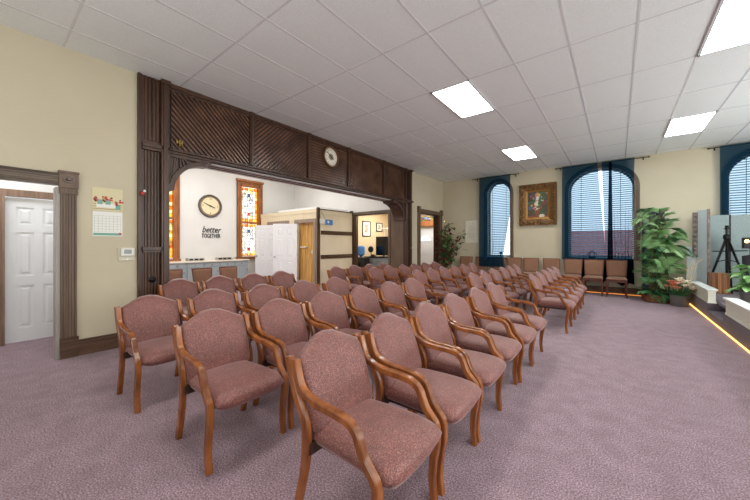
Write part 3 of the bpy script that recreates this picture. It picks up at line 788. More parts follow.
picture('framed_picture', 'larger black framed picture on the office wall, left one', -8.198, 9.65, 10.17, 1.70, 2.33, M['black'], (M['paper'], noisy('tan sketch', (150, 130, 100), (212, 196, 160), (9, 9, 9), .7)))
picture('framed_picture', 'smaller black framed picture on the office wall, right one', -8.198, 10.57, 11.0, 1.93, 2.31, M['black'], (M['paper'], noisy('grey sketch', (120, 116, 110), (190, 186, 176), (9, 9, 9), .7)))
# office furniture
t = thing('office_cabinet', 'blue grey office cabinet with drawers and black top', 'cabinet', (-7.4, 9.9, 0))
MB().box(-8.0, -6.7, 9.6, 10.2, .0, .84).build('body', M['bluegrey'], t)
MB().box(-8.05, -6.68, 9.57, 10.22, .84, .88).build('top', M['black'], t)
for i in range(2):
    for z0 in (.60, .36, .12):
        d = MB().box(-7.95+i*.45, -7.53+i*.45, 9.585, 9.6, z0, z0+.2).build('drawer', M['bluegrey'], t, bevel=.005)
        MB().box(-7.80+i*.45, -7.68+i*.45, 9.57, 9.585, z0+.1, z0+.115).build('handle', M['brass'], d)
t = thing('monitor', 'large black screen standing on the office cabinet', 'monitor', (-7.3, 9.9, .88))
MB().box(-7.66, -7.00, 9.86, 9.91, .93, 1.68).build('panel', M['screen'], t, bevel=.008); MB().box(-7.42, -7.18, 9.78, 9.98, .88, .90).build('stand', M['black'], t); MB().box(-7.33, -7.27, 9.91, 9.94, .9, 1.2).build('neck', M['black'], t)
t = thing('monitor', 'pale blue lit screen beside the large black screen', 'monitor', (-6.9, 10.0, .88))
MB().box(-7.0, -6.68, 9.98, 10.02, .95, 1.60).build('panel', M['tagblue'], t); MB().box(-6.98, -6.70, 9.972, 9.982, .98, 1.57).build('screen', emit('lit screen', (190, 220, 245), 1.0), t); MB().box(-6.92, -6.76, 9.92, 10.08, .88, .95).build('stand', M['black'], t)
t = thing('desk_lamp', 'white jointed post lamp behind the black screen', 'lamp', (-7.4, 10.1, .88))
MB().lathe([(.001, 0), (.09, 0), (.09, .015), (.001, .02)], (-7.42, 10.1, .88), 16).build('base', M['plastic'], t); MB().tube([(-7.42, 10.1, .9), (-7.42, 10.1, 2.02)], .022, 8).build('pole', M['plastic'], t); MB().box(-7.52, -7.24, 10.05, 10.15, 1.99, 2.03).build('head', M['plastic'], t)
t = thing('water_cooler', 'black water cooler with a blue jug by the office door', 'water cooler', (-7.85, 9.25, 0))
MB().box(-8.12, -7.60, 9.05, 9.4, 0, .86).build('body', M['black'], t, bevel=.02); MB().box(-7.98, -7.80, 9.035, 9.05, .5, .66).build('tap_recess', M['blackmetal'], t)
MB().lathe([(.05, 0), (.06, .05), (.15, .12), (.16, .2), (.155, .26), (.16, .32), (.14, .42), (.06, .46), (.001, .46)], (-7.9, 9.22, .86), 20).build('jug', M['waterblue'], t, smooth=True)
t = thing('desk_fan', 'dark round desk fan between the blue jug and the black screen', 'fan', (-7.8, 9.75, .88))
MB().lathe([(.001, 0), (.08, 0), (.07, .02), (.015, .03), (.015, .2), (.001, .2)], (-7.79, 9.72, .88), 14).build('base', M['black'], t, smooth=True)
MB().lathe([(.001, -.04), (.12, -.03), (.13, 0), (.12, .03), (.001, .04)], (-7.79, 9.70, 1.17), 20, 'y').build('cage', M['black'], t, smooth=True)
t = thing('telephone', 'dark telephone with papers on the office cabinet', 'telephone', (-7.75, 9.68, .88))
MB().box(-7.68, -7.60, 9.60, 9.78, .88, .94).build('body', M['black'], t); MB().box(-7.70, -7.665, 9.60, 9.78, .94, .97).build('handset', M['black'], t)

# front door beyond the second opening: foyer -------------------------
struct(MB().box(-5.69, XT, 8.45, 8.55, 0, 2.8).build('wall_foyer_front', M['wall']))
struct(MB().box(-8.2, XT, 12.9, 13.05, 0, 2.8).build('wall_foyer_back', M['white']))
struct(MB().box(XT, XT+.12, 10.97, 12.9, 0, 2.8).build('wall_foyer_right', M['wall']))
r = bpy.data.objects.new('door_2', None); COL.objects.link(r); r['_w'] = (XL, 9.75, 0); r.location = (XL, 9.75, 0); struct(r)
g = MB()
for a, b in ((8.87, 9.005), (10.40, 10.62)):
    g.box(XL, XL+.04, a, b, 0, 2.44); g.box(XL+.04, XL+.055, a, a+.03, 0, 2.44); g.box(XL+.04, XL+.055, b-.03, b, 0, 2.44)
g.box(XL, XL+.06, 8.87, 10.62, 2.42, 2.54); g.box(XL, XL+.075, 8.86, 10.63, 2.50, 2.545)
g.box(XL, XL+.08, 8.86, 9.0, 2.42, 2.62); g.box(XL, XL+.08, 10.50, 10.64, 2.42, 2.62)
g.build('casing', M['greywood'], r, bevel=.004)
g = MB().box(XT, XL, 8.995, 9.012, 0, 2.42).box(XT-.03, XL, 10.355, 10.42, 0, 2.42).box(XT-.02, XL, 9.0, 10.42, 2.39, 2.42)
g.build('jamb', M['dark'], r)
struct(MB().box(-7.6, -5.69, 12.2, 12.35, 2.14, 2.8).box(-7.6, -7.14, 12.2, 12.35, 0, 2.14).box(-6.22, XT, 12.2, 12.35, 0, 2.8).build('wall_entry', M['orangewall']))
t = thing('front_door', 'white entrance door with half round fanlight seen through the far doorway', 'door', (-6.68, 12.2, 0))
MB().box(-7.13, -6.23, 12.2, 12.25, .01, 2.13).build('leaf', M['door'], t)
n = 12
MB().prism([(-6.68+.27*math.cos(PI*i/n), 1.50+.28*math.sin(PI*i/n)) for i in range(n+1)], 'y', 12.185, 12.20).build('fanlight_frame', M['door'], t)
MB().prism([(-6.68+.24*math.cos(PI*i/n), 1.52+.24*math.sin(PI*i/n)) for i in range(n+1)], 'y', 12.18, 12.187).build('fanlight_glass', emit('bright daylight glass', (235, 242, 255), .8), t)
for a in (35, 70, 110, 145): MB().tube([(-6.68, 12.176, 1.52), (-6.68+.25*math.cos(math.radians(a)), 12.176, 1.52+.24*math.sin(math.radians(a)))], .008, 6).build('muntin', M['door'], t)
for x0 in (-7.0, -6.62):
    for z0, z1 in ((.25, .80), (.92, 1.40)): MB().box(x0, x0+.26, 12.192, 12.20, z0, z1).build('raised_panel', M['door'], t, bevel=.003)
MB().lathe([(.001, 0), (.03, 0), (.03, -.01), (.012, -.015), (.012, -.04), (.03, -.05), (.001, -.075)], (-7.06, 12.2, 1.0), 14, 'y').build('knob', M['brass'], t, smooth=True)
tag(MB().box(-7.6, -5.7, 12.05, 12.19, 2.16, 2.40).build('door_beam', M['oak'], bevel=.01), 'honey wood beam over the white entrance door', 'beam')
t = thing('flower_garland', 'garland of coloured flowers along the beam above the entrance door', 'garland', (-6.7, 12.1, 2.5))
gl, gf = MB(), MB()
for i in range(46):
    x = R.uniform(-7.3, -6.1); y = R.uniform(12.02, 12.14); z = 2.42+R.uniform(0, .2)
    gf.lathe([(.001, -.03), (.035, -.02), (.045, 0), (.03, .025), (.001, .03)], (x, y, z), 7, 'z', i % 3)
for i in range(70):
    x = R.uniform(-7.35, -6.05); y = R.uniform(12.02, 12.14); z = 2.41+R.uniform(0, .18); a = R.uniform(0, 6.28)
    gl.add([(x, y, z), (x+.05*math.cos(a), y-.02, z+.03), (x+.11*math.cos(a), y-.03, z+.05*math.sin(a)), (x+.05*math.cos(a), y+.01, z-.02)], [(0, 1, 2, 3)])
gf.build('blossoms', [M['peach'], M['tagblue'], P_['yellow']], t, smooth=True); gl.build('leaves', M['leaf2'], t)

# ------------------------------------------------------------------ door 1 at left and hall
r = bpy.data.objects.new('door_1', None); COL.objects.link(r); r['_w'] = (XL, .6, 0); r.location = (XL, .6, 0); struct(r)
def casing_v(g, a, b, z0, z1):
    g.box(XL, XL+.022, a, b, z0, z1); n = 5
    for i, (q0, q1, d) in enumerate(((0, .12, .035), (.16, .30, .030), (.34, .44, .026), (.50, .62, .034), (.68, .84, .030), (.88, 1, .04))):
        g.box(XL, XL+d, a+(b-a)*q0, a+(b-a)*q1, z0, z1)
g = MB(); casing_v(g, .595, .735, .24, 2.02); casing_v(g, -.59, -.45, .24, 2.02); g.build('casing', M['greywood'], r, bevel=.003)
g = MB().box(XL, XL+.022, -.45, .585, 2.05, 2.18)
for q0, q1, d in ((0, .10, .030), (.12, .20, .045), (.26, .40, .034), (.48, .60, .03), (.66, .80, .04), (.84, .92, .05), (.93, 1.0, .07)):
    g.box(XL, XL+d, -.45, .585, 2.05+.13*q0, 2.05+.13*q1)
g.build('head_casing', M['greywoodh'], r, bevel=.002)
for yc0 in (.665, -.52):
    g = MB().box(XL, XL+.05, yc0-.085, yc0+.085, 2.03, 2.21).box(XL, XL+.06, yc0-.09, yc0+.09, 2.19, 2.215).box(XL, XL+.055, yc0-.085, yc0+.085, 2.015, 2.03)
    g.build('corner_block', M['greywood'], r, bevel=.003)
    n = 28; vs, fs = [], []
    for a, b, h in ((.058, .042, .05), (.058, .042, .062), (.045, .03, .062), (.045, .03, .052), (.03, .018, .052), (.02, .012, .066), (.001, .001, .068)):
        for k in range(n): vs.append((XL+h, yc0+a*math.cos(2*PI*k/n), 2.115+b*math.sin(2*PI*k/n)))
    for i in range(6):
        for k in range(n): fs.append((i*n+k, i*n+(k+1) % n, (i+1)*n+(k+1) % n, (i+1)*n+k))
    MB().add(vs, fs).build('rosette', M['darkrib'], r, smooth=True, angle=30)
    g = MB()
    for i in range(5): g.box(XL+.04, XL+.05, yc0-.07+i*.032, yc0-.07+i*.032+.014, 1.95, 2.012)
    g.box(XL, XL+.042, yc0-.08, yc0+.08, 1.945, 2.015); g.build('dentil', M['greywood'], r)
    g = MB().box(XL, XL+.045, yc0-.075, yc0+.085, 0, .24)
    for z in (.06, .10, .15, .19, .225): g.box(XL, XL+.052, yc0-.075, yc0+.085, z, z+.014)
    g.build('plinth_block', M['base'], r, bevel=.002)
MB().box(XT-.01, XL+.012, .555, .60, 0, 2.02).box(XT-.01, XL+.012, -.45, -.41, 0, 2.02).box(XT-.01, XL+.012, -.45, .6, 2.055, 2.075).build('jamb', plain('pale grey jamb', (160, 152, 144), .45), r, bevel=.003)
XH = -6.46
struct(MB().box(XH-.12, XH, -2.2, .18, 0, 2.7).box(XH-.12, XH, .18, .95, 2.0, 2.7).build('wall_hall', M['white']))
struct(MB().box(XH-.12, XT, .85, .95, 0, 4.4).build('wall_hall_right', M['white'])); struct(MB().box(XH-.12, XT, -2.3, -2.2, 0, 2.7).build('wall_hall_left', M['white']))
struct(MB().box(XH-.12, XT, -2.2, .85, 2.7, 2.8).build('ceiling_hall', M['white']))
g = MB().box(XH, XH+.03, .0, .22, 0, 2.0).box(XH, XH+.03, .0, .85, 2.0, 2.095).box(XH, XH+.045, .19, .22, 0, 2.0)
struct(g.build('trim_2', noisy('brown hall casing', (112, 88, 72), (142, 114, 96), (30, 30, 2), .5, bump=.05), bevel=.004))
t = bpy.data.objects.new('panel_door', None); COL.objects.link(t); t.location = (XH-.05, .22, 0); t.rotation_euler = (0, 0, -PI/2)
t['label'] = 'white six panel door in the hall beyond the left opening'; t['category'] = 'door'
sixpanel(t, .62, 1.99, .04, 1)
t = thing('wall_heater', 'white wall heater box at the right of the hall door', 'heater', (XH+.2, .8, .3))
MB().box(XH+.02, XH+.16, .70, .845, .18, .62).build('body', M['plastic'], t, bevel=.008)
for z in (.26, .34, .42): MB().box(XH+.16, XH+.166, .715, .83, z, z+.02).build('grille_slot', M['lcd'], t)

# ------------------------------------------------------------------ calendar and thermostat
t = thing('wall_calendar', 'floral wall calendar hanging beside the left doorway', 'calendar', (XL, 1.03, 1.76))
ya, yb = .876, 1.18
pg = MB().box(XL+.002, XL+.008, ya, yb, 1.775, 2.07).build('picture_page', M['yellowprint'], t)
g = MB()
for i in range(3): g.box(XL+.008, XL+.0095, ya+.01, yb-.01, 1.80+.03*i, 1.805+.03*i, 0)
g.box(XL+.008, XL+.0105, ya+.04, yb-.06, 1.82, 1.87, 1)
for y, z in ((.95, 1.86), (1.03, 1.86), (1.13, 1.80)): g.box(XL+.008, XL+.011, y-.025, y+.025, z, z+.06, 2)
rr = random.Random(4)
for c, z in ((.95, 1.93), (1.03, 1.94), (1.13, 1.89)):
    for i in range(9):
        y = c+rr.uniform(-.05, .05); zz = z+rr.uniform(-.03, .04); q = rr.uniform(.009, .018)
        g.lathe([(.001, .0085), (q, .0085), (q*.8, .012), (.001, .0125)], (XL, y, zz), 8, 'x', rr.choice((3, 3, 4, 5)))
g.build('flower_print', [P_['rust'], M['paper'], M['teal'], M['pink'], P_['crimson'], P_['yellow']], pg)
pg = MB().box(XL+.002, XL+.007, ya+.004, yb-.002, 1.455, 1.77).build('date_page', M['paper'], t)
g = MB()
for i in range(7): g.box(XL+.007, XL+.0078, ya+.02, yb-.02, 1.51+i*.034, 1.5115+i*.034)
for i in range(8): g.box(XL+.007, XL+.0078, ya+.02+i*.0375, ya+.0215+i*.0375, 1.51, 1.714)
g.build('ruled_grid', M['lcd'], pg); MB().box(XL+.007, XL+.008, ya+.01, yb-.01, 1.465, 1.495).build('footer_band', M['teal'], pg)
MB().box(XL+.007, XL+.009, yb-.04, yb-.015, 1.475, 1.50).build('footer_mark', M['pink'], pg)
MB().lathe([(.001, 0), (.006, 0), (.006, .01), (.001, .012)], (XL, 1.03, 2.055), 8, 'x').build('pin', M['chrome'], t)
t = thing('wall_mounted_thermostat', 'white thermostat with clear cover below the calendar', 'thermostat', (XL, 1.22, 1.22))
MB().box(XL+.001, XL+.014, 1.13, 1.31, 1.13, 1.305).build('backplate', plain('clear beige plate', (200, 192, 166), .25), t, bevel=.004)
b = MB().box(XL+.014, XL+.05, 1.15, 1.30, 1.195, 1.30).build('body', M['plastic'], t, bevel=.008)
MB().box(XL+.05, XL+.053, 1.185, 1.265, 1.225, 1.28).build('display', M['lcd'], b)
MB().box(XL+.014, XL+.022, 1.215, 1.235, 1.14, 1.17).build('lock', M['chrome'], t)

# ------------------------------------------------------------------ framed pieces on back wall
t = thing('framed_painting', 'flower still life painting in a heavy ornate gold frame', 'painting', (-1.95, YB, 2.6))
x0, x1, z0, z1 = -2.47, -1.43, 1.96, 3.24; w = .21
g = MB()
def frame_ring(g, x0, x1, z0, z1, w, ya, yb):
    o = [(x0, z0), (x1, z0), (x1, z1), (x0, z1)]; i = [(x0+w, z0+w), (x1-w, z0+w), (x1-w, z1-w), (x0+w, z1-w)]
    for k in range(4):
        q = [o[k], o[(k+1) % 4], i[(k+1) % 4], i[k]]
        g.hexa([(a, ya[0] if n < 2 else ya[1], b) for n, (a, b) in enumerate(q)]+[(a, yb, b) for a, b in q])
frame_ring(g, x0, x1, z0, z1, w, (YB-.11, YB-.05), YB-.005)
rr = random.Random(7)
per = []
for i in range(34):
    per.append((x0+.03+(x1-x0-.06)*i/33, z0+.05)); per.append((x0+.03+(x1-x0-.06)*i/33, z1-.05))
for i in range(40):
    per.append((x0+.05, z0+.03+(z1-z0-.06)*i/39)); per.append((x1-.05, z0+.03+(z1-z0-.06)*i/39))
for (a, b) in per:
    q = rr.uniform(.022, .042)
    a += rr.uniform(-.03, .05)*(1 if a < (x0+x1)/2 else -1); b += rr.uniform(-.03, .05)*(1 if b < (z0+z1)/2 else -1)
    g.lathe([(q*.2, -.03), (q, -.01), (q*1.05, .01), (q*.7, .03)], (a, YB-.09, b), 7, 'y')
g.build('frame', M['gold'], t)
g = MB(); frame_ring(g, x0+w-.02, x1-w+.02, z0+w-.02, z1-w+.02, .05, (YB-.065, YB-.045), YB-.03); g.build('inner_slip', M['goldlip'], t)
cv = MB().box(x0+w, x1-w, YB-.04, YB-.03, z0+w, z1-w).build('canvas', M['paint_dark'], t)
g = MB(); keys = list(P_.keys()); rr = random.Random(21)
def blob(x, z, r, mi, a=1.0):
    n = 9; vs = [(x+r*a*math.cos(2*PI*i/n)*(1+.25*rr.uniform(-1, 1)), YB-.0405-rr.uniform(.0002, .003), z+r*math.sin(2*PI*i/n)*(1+.25*rr.uniform(-1, 1))) for i in range(n)]
    yy = min(v[1] for v in vs); vs = [(v[0], yy, v[2]) for v in vs]
    g.add(vs, [list(range(n))], mi)
for i in range(46):
    blob(-1.95+rr.gauss(0, .13), 2.68+rr.gauss(0, .16), rr.uniform(.02, .05), keys.index('green'), 1.4)
for i in range(60):
    blob(-1.96+rr.gauss(0, .10), 2.66+rr.gauss(0, .15), rr.uniform(.018, .042), keys.index(rr.choice(['white', 'white', 'yellow', 'crimson', 'blue', 'rose', 'white'])))
for x, z, c in ((-2.12, 2.86, 'crimson'), (-1.9, 2.92, 'yellow'), (-1.95, 2.8, 'white'), (-1.76, 2.66, 'crimson'), (-2.15, 2.5, 'blue'), (-1.97, 2.62, 'white'), (-1.94, 2.52, 'yellow')):
    for d in range(5): blob(x+rr.uniform(-.03, .03), z+rr.uniform(-.03, .03), .04, keys.index(c))
g.add([(-2.04, YB-.0445, 2.42), (-1.88, YB-.0445, 2.42), (-1.90, YB-.0445, 2.30), (-1.93, YB-.0445, 2.25), (-1.99, YB-.0445, 2.25), (-2.02, YB-.0445, 2.30)], [(0, 1, 2, 3, 4, 5)], keys.index('rust'))
g.add([(-2.25, YB-.0412, 2.26), (-1.65, YB-.0412, 2.26), (-1.65, YB-.0412, 2.17), (-2.25, YB-.0412, 2.17)], [(0, 1, 2, 3)], keys.index('rust'))
for d in range(9): blob(-1.84+rr.uniform(-.09, .09), 2.25+rr.uniform(-.03, .03), .035, keys.index('white'))
g.build('painted_flowers', [P_[k] for k in keys], cv)

t = thing('framed_certificate', 'pale framed certificate on the back wall beside the narrow window', 'picture', (-4.05, YB, 1.8))
g = MB(); frame_ring(g, -4.27, -3.83, 1.43, 2.20, .03, (YB-.03, YB-.03), YB-.004); g.build('frame', M['creamwhite'], t)
b = MB().box(-4.24, -3.86, YB-.02, YB-.01, 1.46, 2.17).build('sheet', noisy('cream document', (205, 200, 184), (222, 216, 200), (14, 14, 14), .7), t)
g = MB()
for i in range(9): g.box(-4.16, -3.94, YB-.0215, YB-.02, 1.58+i*.055, 1.586+i*.055)
g.build('text_lines', M['lcd'], b)

# ------------------------------------------------------------------ arm chairs
def make_armchair():
    t = thing('armchair', '', 'chair', (0, 0, 0))
    # backrest
    prof = [(0, .855), (.065, .848), (.12, .824), (.165, .800), (.20, .785), (.229, .772)]
    def top(y):
        a = abs(y)
        for (p, q), (p2, q2) in zip(prof[:-1], prof[1:]):
            if a <= p2: s_ = (a-p)/(p2-p); s_ = s_*s_*(3-2*s_)*.5+s_*.5; return q+(q2-q)*s_
        return prof[-1][1]
    def cx(z): return -.128-.168*((z-.40)/.45)-.02*math.sin(PI*(z-.4)/.45)*-1
    def shell(sgn):
        def fn(u, v):
            u_ = 2*u-1; v_ = 2*v-1
            y = .231*u_*(1-.03*v_*v_*(v_ < 0))
            zt = top(min(abs(y), .229)); zb = .395+.05*abs(u_)**3
            z = zb+(zt-zb)*v
            e = (max(0, 1-abs(u_)**9)*max(0, 1-abs(v_)**10))**.5
            xx = cx(z)+.018*u_*u_*1.0
            return (xx+sgn*(.040*e), y, z)
        return fn
    g = MB().grid(shell(1), 26, 26).grid(shell(-1), 26, 26)
    b = g.build('backrest', M['fabric'], t, smooth=True, angle=75)
    bm = bmesh.new(); bm.from_mesh(b.data); bmesh.ops.remove_doubles(bm, verts=bm.verts, dist=.0006); bmesh.ops.recalc_face_normals(bm, faces=bm.faces); bm.to_mesh(b.data); bm.free()
    # seat cushion
    def sfn(sgn):
        def fn(u, v):
            u_ = 2*u-1; v_ = 2*v-1
            x = .078+.278*v_
            hw = (.212+.028*min(1, (v*1.15)))
            hw *= (1-.10*max(0, v_-.8)/.2*.5)
            y = hw*u_
            x -= .025*abs(u_)**3*max(0, v_)
            e = (max(0, 1-abs(u_)**6)*max(0, 1-abs(v_)**8))**.5
            mid = .412-.026*max(0, v_-.2)**1.5-.008*(v_ < 0)*v_*v_
            hgt = .052 if sgn > 0 else .058
            return (x, y, mid+sgn*hgt*e+(.012*(1-u_*u_)*(1-v_*v_) if sgn > 0 else 0))
        return fn
    g = MB().grid(sfn(1), 24, 26).grid(sfn(-1), 24, 26)
    b = g.build('seat', M['fabric'], t, smooth=True, angle=75)
    bm = bmesh.new(); bm.from_mesh(b.data); bmesh.ops.remove_doubles(bm, verts=bm.verts, dist=.0006); bmesh.ops.recalc_face_normals(bm, faces=bm.faces); bm.to_mesh(b.data); bm.free()
    # frame under the seat
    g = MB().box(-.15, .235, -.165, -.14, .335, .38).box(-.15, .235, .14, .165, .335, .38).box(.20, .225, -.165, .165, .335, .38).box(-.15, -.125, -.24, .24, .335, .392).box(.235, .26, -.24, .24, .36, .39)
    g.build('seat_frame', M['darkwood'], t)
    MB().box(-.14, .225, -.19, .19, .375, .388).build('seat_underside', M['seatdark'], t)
    MB().tube([(-.150, -.24, .46), (-.150, .24, .46)], .014, 8).build('back_rail', M['chairwood'], t)
    armp = smoothpath([(-.226, .778), (-.212, .72), (-.186, .66), (-.14, .627), (-.05, .607), (.06, .602), (.135, .592), (.180, .562), (.203, .515), (.222, .472), (.252, .437), (.279, .405), (.287, .365)], 4)
    legp = smoothpath([(.287, .368), (.284, .30), (.268, .2), (.262, .1), (.274, 0)], 4)
    rear = smoothpath([(-.272, .782), (-.254, .70), (-.215, .60), (-.160, .49), (-.152, .38), (-.168, .26), (-.205, .12), (-.242, 0)], 4)
    for s in (-1, 1):
        MB().ribbon(armp, lerp_list([.040, .040, .037, .036, .036, .036, .037, .038, .038], len(armp)), lambda q: s*(.246+.010*min(1, q*1.6)), .038).build('armrest', M['chairwood'], t, smooth=True, angle=35)
        MB().ribbon(legp, lerp_list([.038, .040, .038, .034, .030], len(legp)), lambda q: s*.256, .037).build('leg', M['chairwood'], t, smooth=True, angle=35)
        MB().ribbon(rear, lerp_list([.042, .042, .042, .044, .044, .04, .036, .032], len(rear)), lambda q: s*(.246-.012*q), .036).build('leg', M['chairwood'], t, smooth=True, angle=35)
    return t
proto = make_armchair(); used = [False]
def put_chair(x, y, rz, label):
    if not used[0]:
        used[0] = True; proto.location = (x, y, 0); proto.rotation_euler = (0, 0, rz); proto['label'] = label; proto['group'] = 'mauve armchairs in rows'; proto['_w'] = (0, 0, 0); return proto
    return dup(proto, (x, y, 0), rz, label, 'mauve armchairs in rows')
ORD = ['nearest to the viewer', 'second from the viewer', 'third from the viewer', 'fourth from the viewer', 'fifth from the viewer', 'sixth from the viewer']
rows = [('mauve armchair in the front row of the near block, %s', [(-1.03, y) for y in (1.215, 1.79, 2.355, 2.935, 3.52, 4.11)], 0),
        ('mauve armchair in the second row of the near block, %s', [(-2.155, y) for y in (1.09, 1.67, 2.25, 2.83, 3.395, 3.965)], 0),
        ('mauve armchair in the third row of the near block, %s', [(-3.31+.045*i, 1.03+.585*i) for i in range(5)], .05),
        ('mauve armchair in the back row under the archway, near block, %s', [(-4.76, 1.80+.575*i) for i in range(4)], 0),
        ('mauve armchair in the front row of the far block, %s', [(-.865, 5.755+.585*i) for i in range(5)], 0),
        ('mauve armchair in the second row of the far block, %s', [(-1.77, 5.40+.60*i) for i in range(6)], 0),
        ('mauve armchair in the third row of the far block, %s', [(-2.87, 5.38+.58*i) for i in range(6)], 0),
        ('mauve armchair in the fourth row of the far block, %s', [(-3.99, 5.42+.58*i) for i in range(6)], 0),
        ('mauve armchair in the rearmost row of the far block, %s', [(-4.81, 5.05+.61*i) for i in range(4)], 0)]
cr = random.Random(5)
for lab, pts, rz in rows:
    for i, (x, y) in enumerate(pts):
        put_chair(x+cr.uniform(-.012, .012), y, rz+cr.uniform(-.012, .012), lab % ORD[i])

# ------------------------------------------------------------------ armless tan chairs
def make_tan():
    t = thing('side_chair', '', 'chair', (0, 0, 0))       # faces -y, back at +y
    def fn(sgn):
        def f(u, v):
            u_ = 2*u-1; v_ = 2*v-1
            z = .50+.43*v; x = (.192+.030*v)*u_
            e = (max(0, 1-abs(u_)**10)*max(0, 1-abs(v_)**12))**.5
            return (x, .16+.07*v+sgn*.022*e, z)
        return f
    b = MB().grid(fn(-1), 14, 14).grid(fn(1), 14, 14).build('backrest', M['tanfabric'], t, smooth=True, angle=75)
    g = MB(); pts = [(-.222, .232, .93), (.222, .232, .93)]
    g.tube(pts, .012, 8); g.tube([(-.222, .232, .93), (-.192, .16, .46)], .012, 8); g.tube([(.222, .232, .93), (.192, .16, .46)], .012, 8)
    g.build('back_frame', M['redwood'], t, smooth=True)
    def sf(sgn):
        def f(u, v):
            u_ = 2*u-1; v_ = 2*v-1
            e = (max(0, 1-abs(u_)**8)*max(0, 1-abs(v_)**8))**.5
            return ((.225-.02*v)*u_, -.07+.25*v_, .465+sgn*.04*e)
        return f
    MB().grid(sf(1), 14, 14).grid(sf(-1), 14, 14).build('seat', M['tanfabric'], t, smooth=True, angle=75)
    MB().box(-.21, .21, -.28, .15, .385, .43).build('seat_frame', M['redwood'], t)
    for sx in (-1, 1):
        MB().tube([(sx*.195, -.275, .43), (sx*.20, -.285, .2), (sx*.204, -.295, 0)], [.021, .018, .014], 8).build('leg', M['redwood'], t, smooth=True)
        MB().tube([(sx*.185, .14, .46), (sx*.187, .16, .2), (sx*.19, .205, 0)], [.021, .018, .014], 8).build('leg', M['redwood'], t, smooth=True)
    return t
tan = make_tan(); first = [True]
def put_tan(x, y, rz, label, group, sc=None):
    if first[0]:
        first[0] = False; tan.location = (x, y, 0); tan.rotation_euler = (0, 0, rz); tan['label'] = label; tan['group'] = group; return tan
    return dup(tan, (x, y, 0), rz, label, group, sc)
TL = ['tan armless chair at the left end of the back wall row, under the certificate', 'tan armless chair second from the left along the back wall, by the narrow window', 'tan armless chair under the hem of the narrow window curtain',
      'tan armless chair just right of the narrow window curtain', 'tan armless chair against the wall left below the gold framed painting', 'tan armless chair against the wall right below the gold framed painting',
      'tan armless chair at the left under the wide arched window', 'tan armless chair in the middle under the wide arched window', 'tan armless chair at the right end of the row, nearest the palm']
for x, lab, y in zip((-4.20, -3.66, -3.12, -2.62, -2.12, -1.56, -1.0, -.51, -.01), TL, (10.40, 10.47, 10.47, 10.43, 10.40, 10.40, 10.35, 10.33, 10.30)):
    put_tan(x, y, cr.uniform(-.02, .02), lab, 'tan armless chairs along the back wall')
for y, lab in ((2.42, 'tan armless chair in the side room before the cabinets, left of three'), (3.02, 'tan armless chair in the side room before the cabinets, middle of three'), (3.60, 'tan armless chair in the side room before the cabinets, right of three')):
    put_tan(-6.95, y, PI/2, lab, 'tan armless chairs in the side room', (.92, .92, .89))

# things on chairs and sills
t = thing('booklet', 'lilac paper booklet lying on a front row seat of the far block', 'booklet', (-.80, 6.90, .476))
MB().box(-.90, -.66, 6.82, 7.0, .479, .486).build('pages', M['paper'], t); MB().box(-.905, -.655, 6.815, 7.005, .486, .489).build('cover', M['lilac'], t)
g = MB().grid(lambda u, v: (-4.98+.34*u, 2.80+.30*v, .492+.02*math.sin(7*u)*math.cos(6*v)+.012), 14, 14)
o = g.build('folded_cloth', M['purple'], smooth=True, angle=180); sm = o.modifiers.new('S', 'SOLIDIFY'); sm.thickness = .012
tag(o, 'purple folded cloth lying on a back row seat under the archway', 'cloth')
t = thing('crown_ornament', 'dark crown shaped ornament on the wide window sill', 'ornament', (-.55, YB+.0, .98))
g = MB().lathe([(.075, 0), (.085, .0), (.085, .05), (.075, .05)], (-.56, YB-.035, .98), 16)
g.build('band', M['blackmetal'], t)
for i in range(6):
    a = 2*PI*i/6; g = MB(); p = (-.56+.08*math.cos(a), YB-.035+.04*math.sin(a))
    MB().tube(smoothpath([(p[0], p[1], 1.03), (-.56+.11*math.cos(a), YB-.035+.045*math.sin(a), 1.09), (-.56+.05*math.cos(a), YB-.035+.03*math.sin(a), 1.13), (-.56, YB-.035, 1.16)], 3), .010, 6).build('prong', M['blackmetal'], t, smooth=True)
MB().lathe([(.001, -.02), (.02, 0), (.001, .025)], (-.56, YB-.035, 1.18), 10).build('finial', M['blackmetal'], t)
t = thing('small_vase', 'small dark goblet standing on the narrow window sill', 'goblet', (-3.05, YB-.03, .94))
MB().lathe([(.04, 0), (.012, .02), (.012, .08), (.045, .12), (.05, .17), (.03, .17), (.001, .13)], (-3.05, YB-.035, .94), 14).build('cup', M['blackmetal'], t, smooth=True)

# rope lights along back wall and stage
tag(MB().tube([(XL+.4, YB-.05, .012), (.7, YB-.05, .012)], .009, 8).build('rope_light', M['led2']), 'amber rope light along the foot of the back wall', 'rope light')
tag(MB().tube([(1.295, YF+.3, .012), (1.295, 9.95, .012)], .009, 8).build('rope_light', M['led']), 'amber rope light along the foot of the stage', 'rope light')

# ------------------------------------------------------------------ stage
g = MB().box(1.31, XR, 8.29, YB, 0, .27).box(1.31, XR, YF, 7.14, 0, .27).box(1.60, XR, 7.14, 8.29, 0, .27).box(1.31, 1.60, 7.14, 8.29, 0, .135).box(1.46, XR, YF, YB, .25, .30)
struct(g.build('floor_stage', M['stagecarpet']))
for y0, y1, lab in ((8.30, 9.9, 'cream low wall with white cap at the far side of the stage steps'), (YF+.1, 7.13, 'cream low wall with white cap at the near side of the stage steps')):
    t = thing('pony_wall', lab, 'low wall', (1.37, y1, .27))
    MB().box(1.325, 1.425, y0+.01, y1-.01, .27, .50).build('panel', M['creamwhite'], t)
    MB().box(1.318, 1.434, y0+.005, y1-.005, .27, .30).box(1.318, 1.434, y0+.005, y1-.005, .475, .50).build('moulding', M['creamwhite'], t)
    MB().box(1.295, 1.455, y0, y1, .50, .53).build('cap', plain('white cap paint', (226, 228, 224), .4), t, bevel=.006)
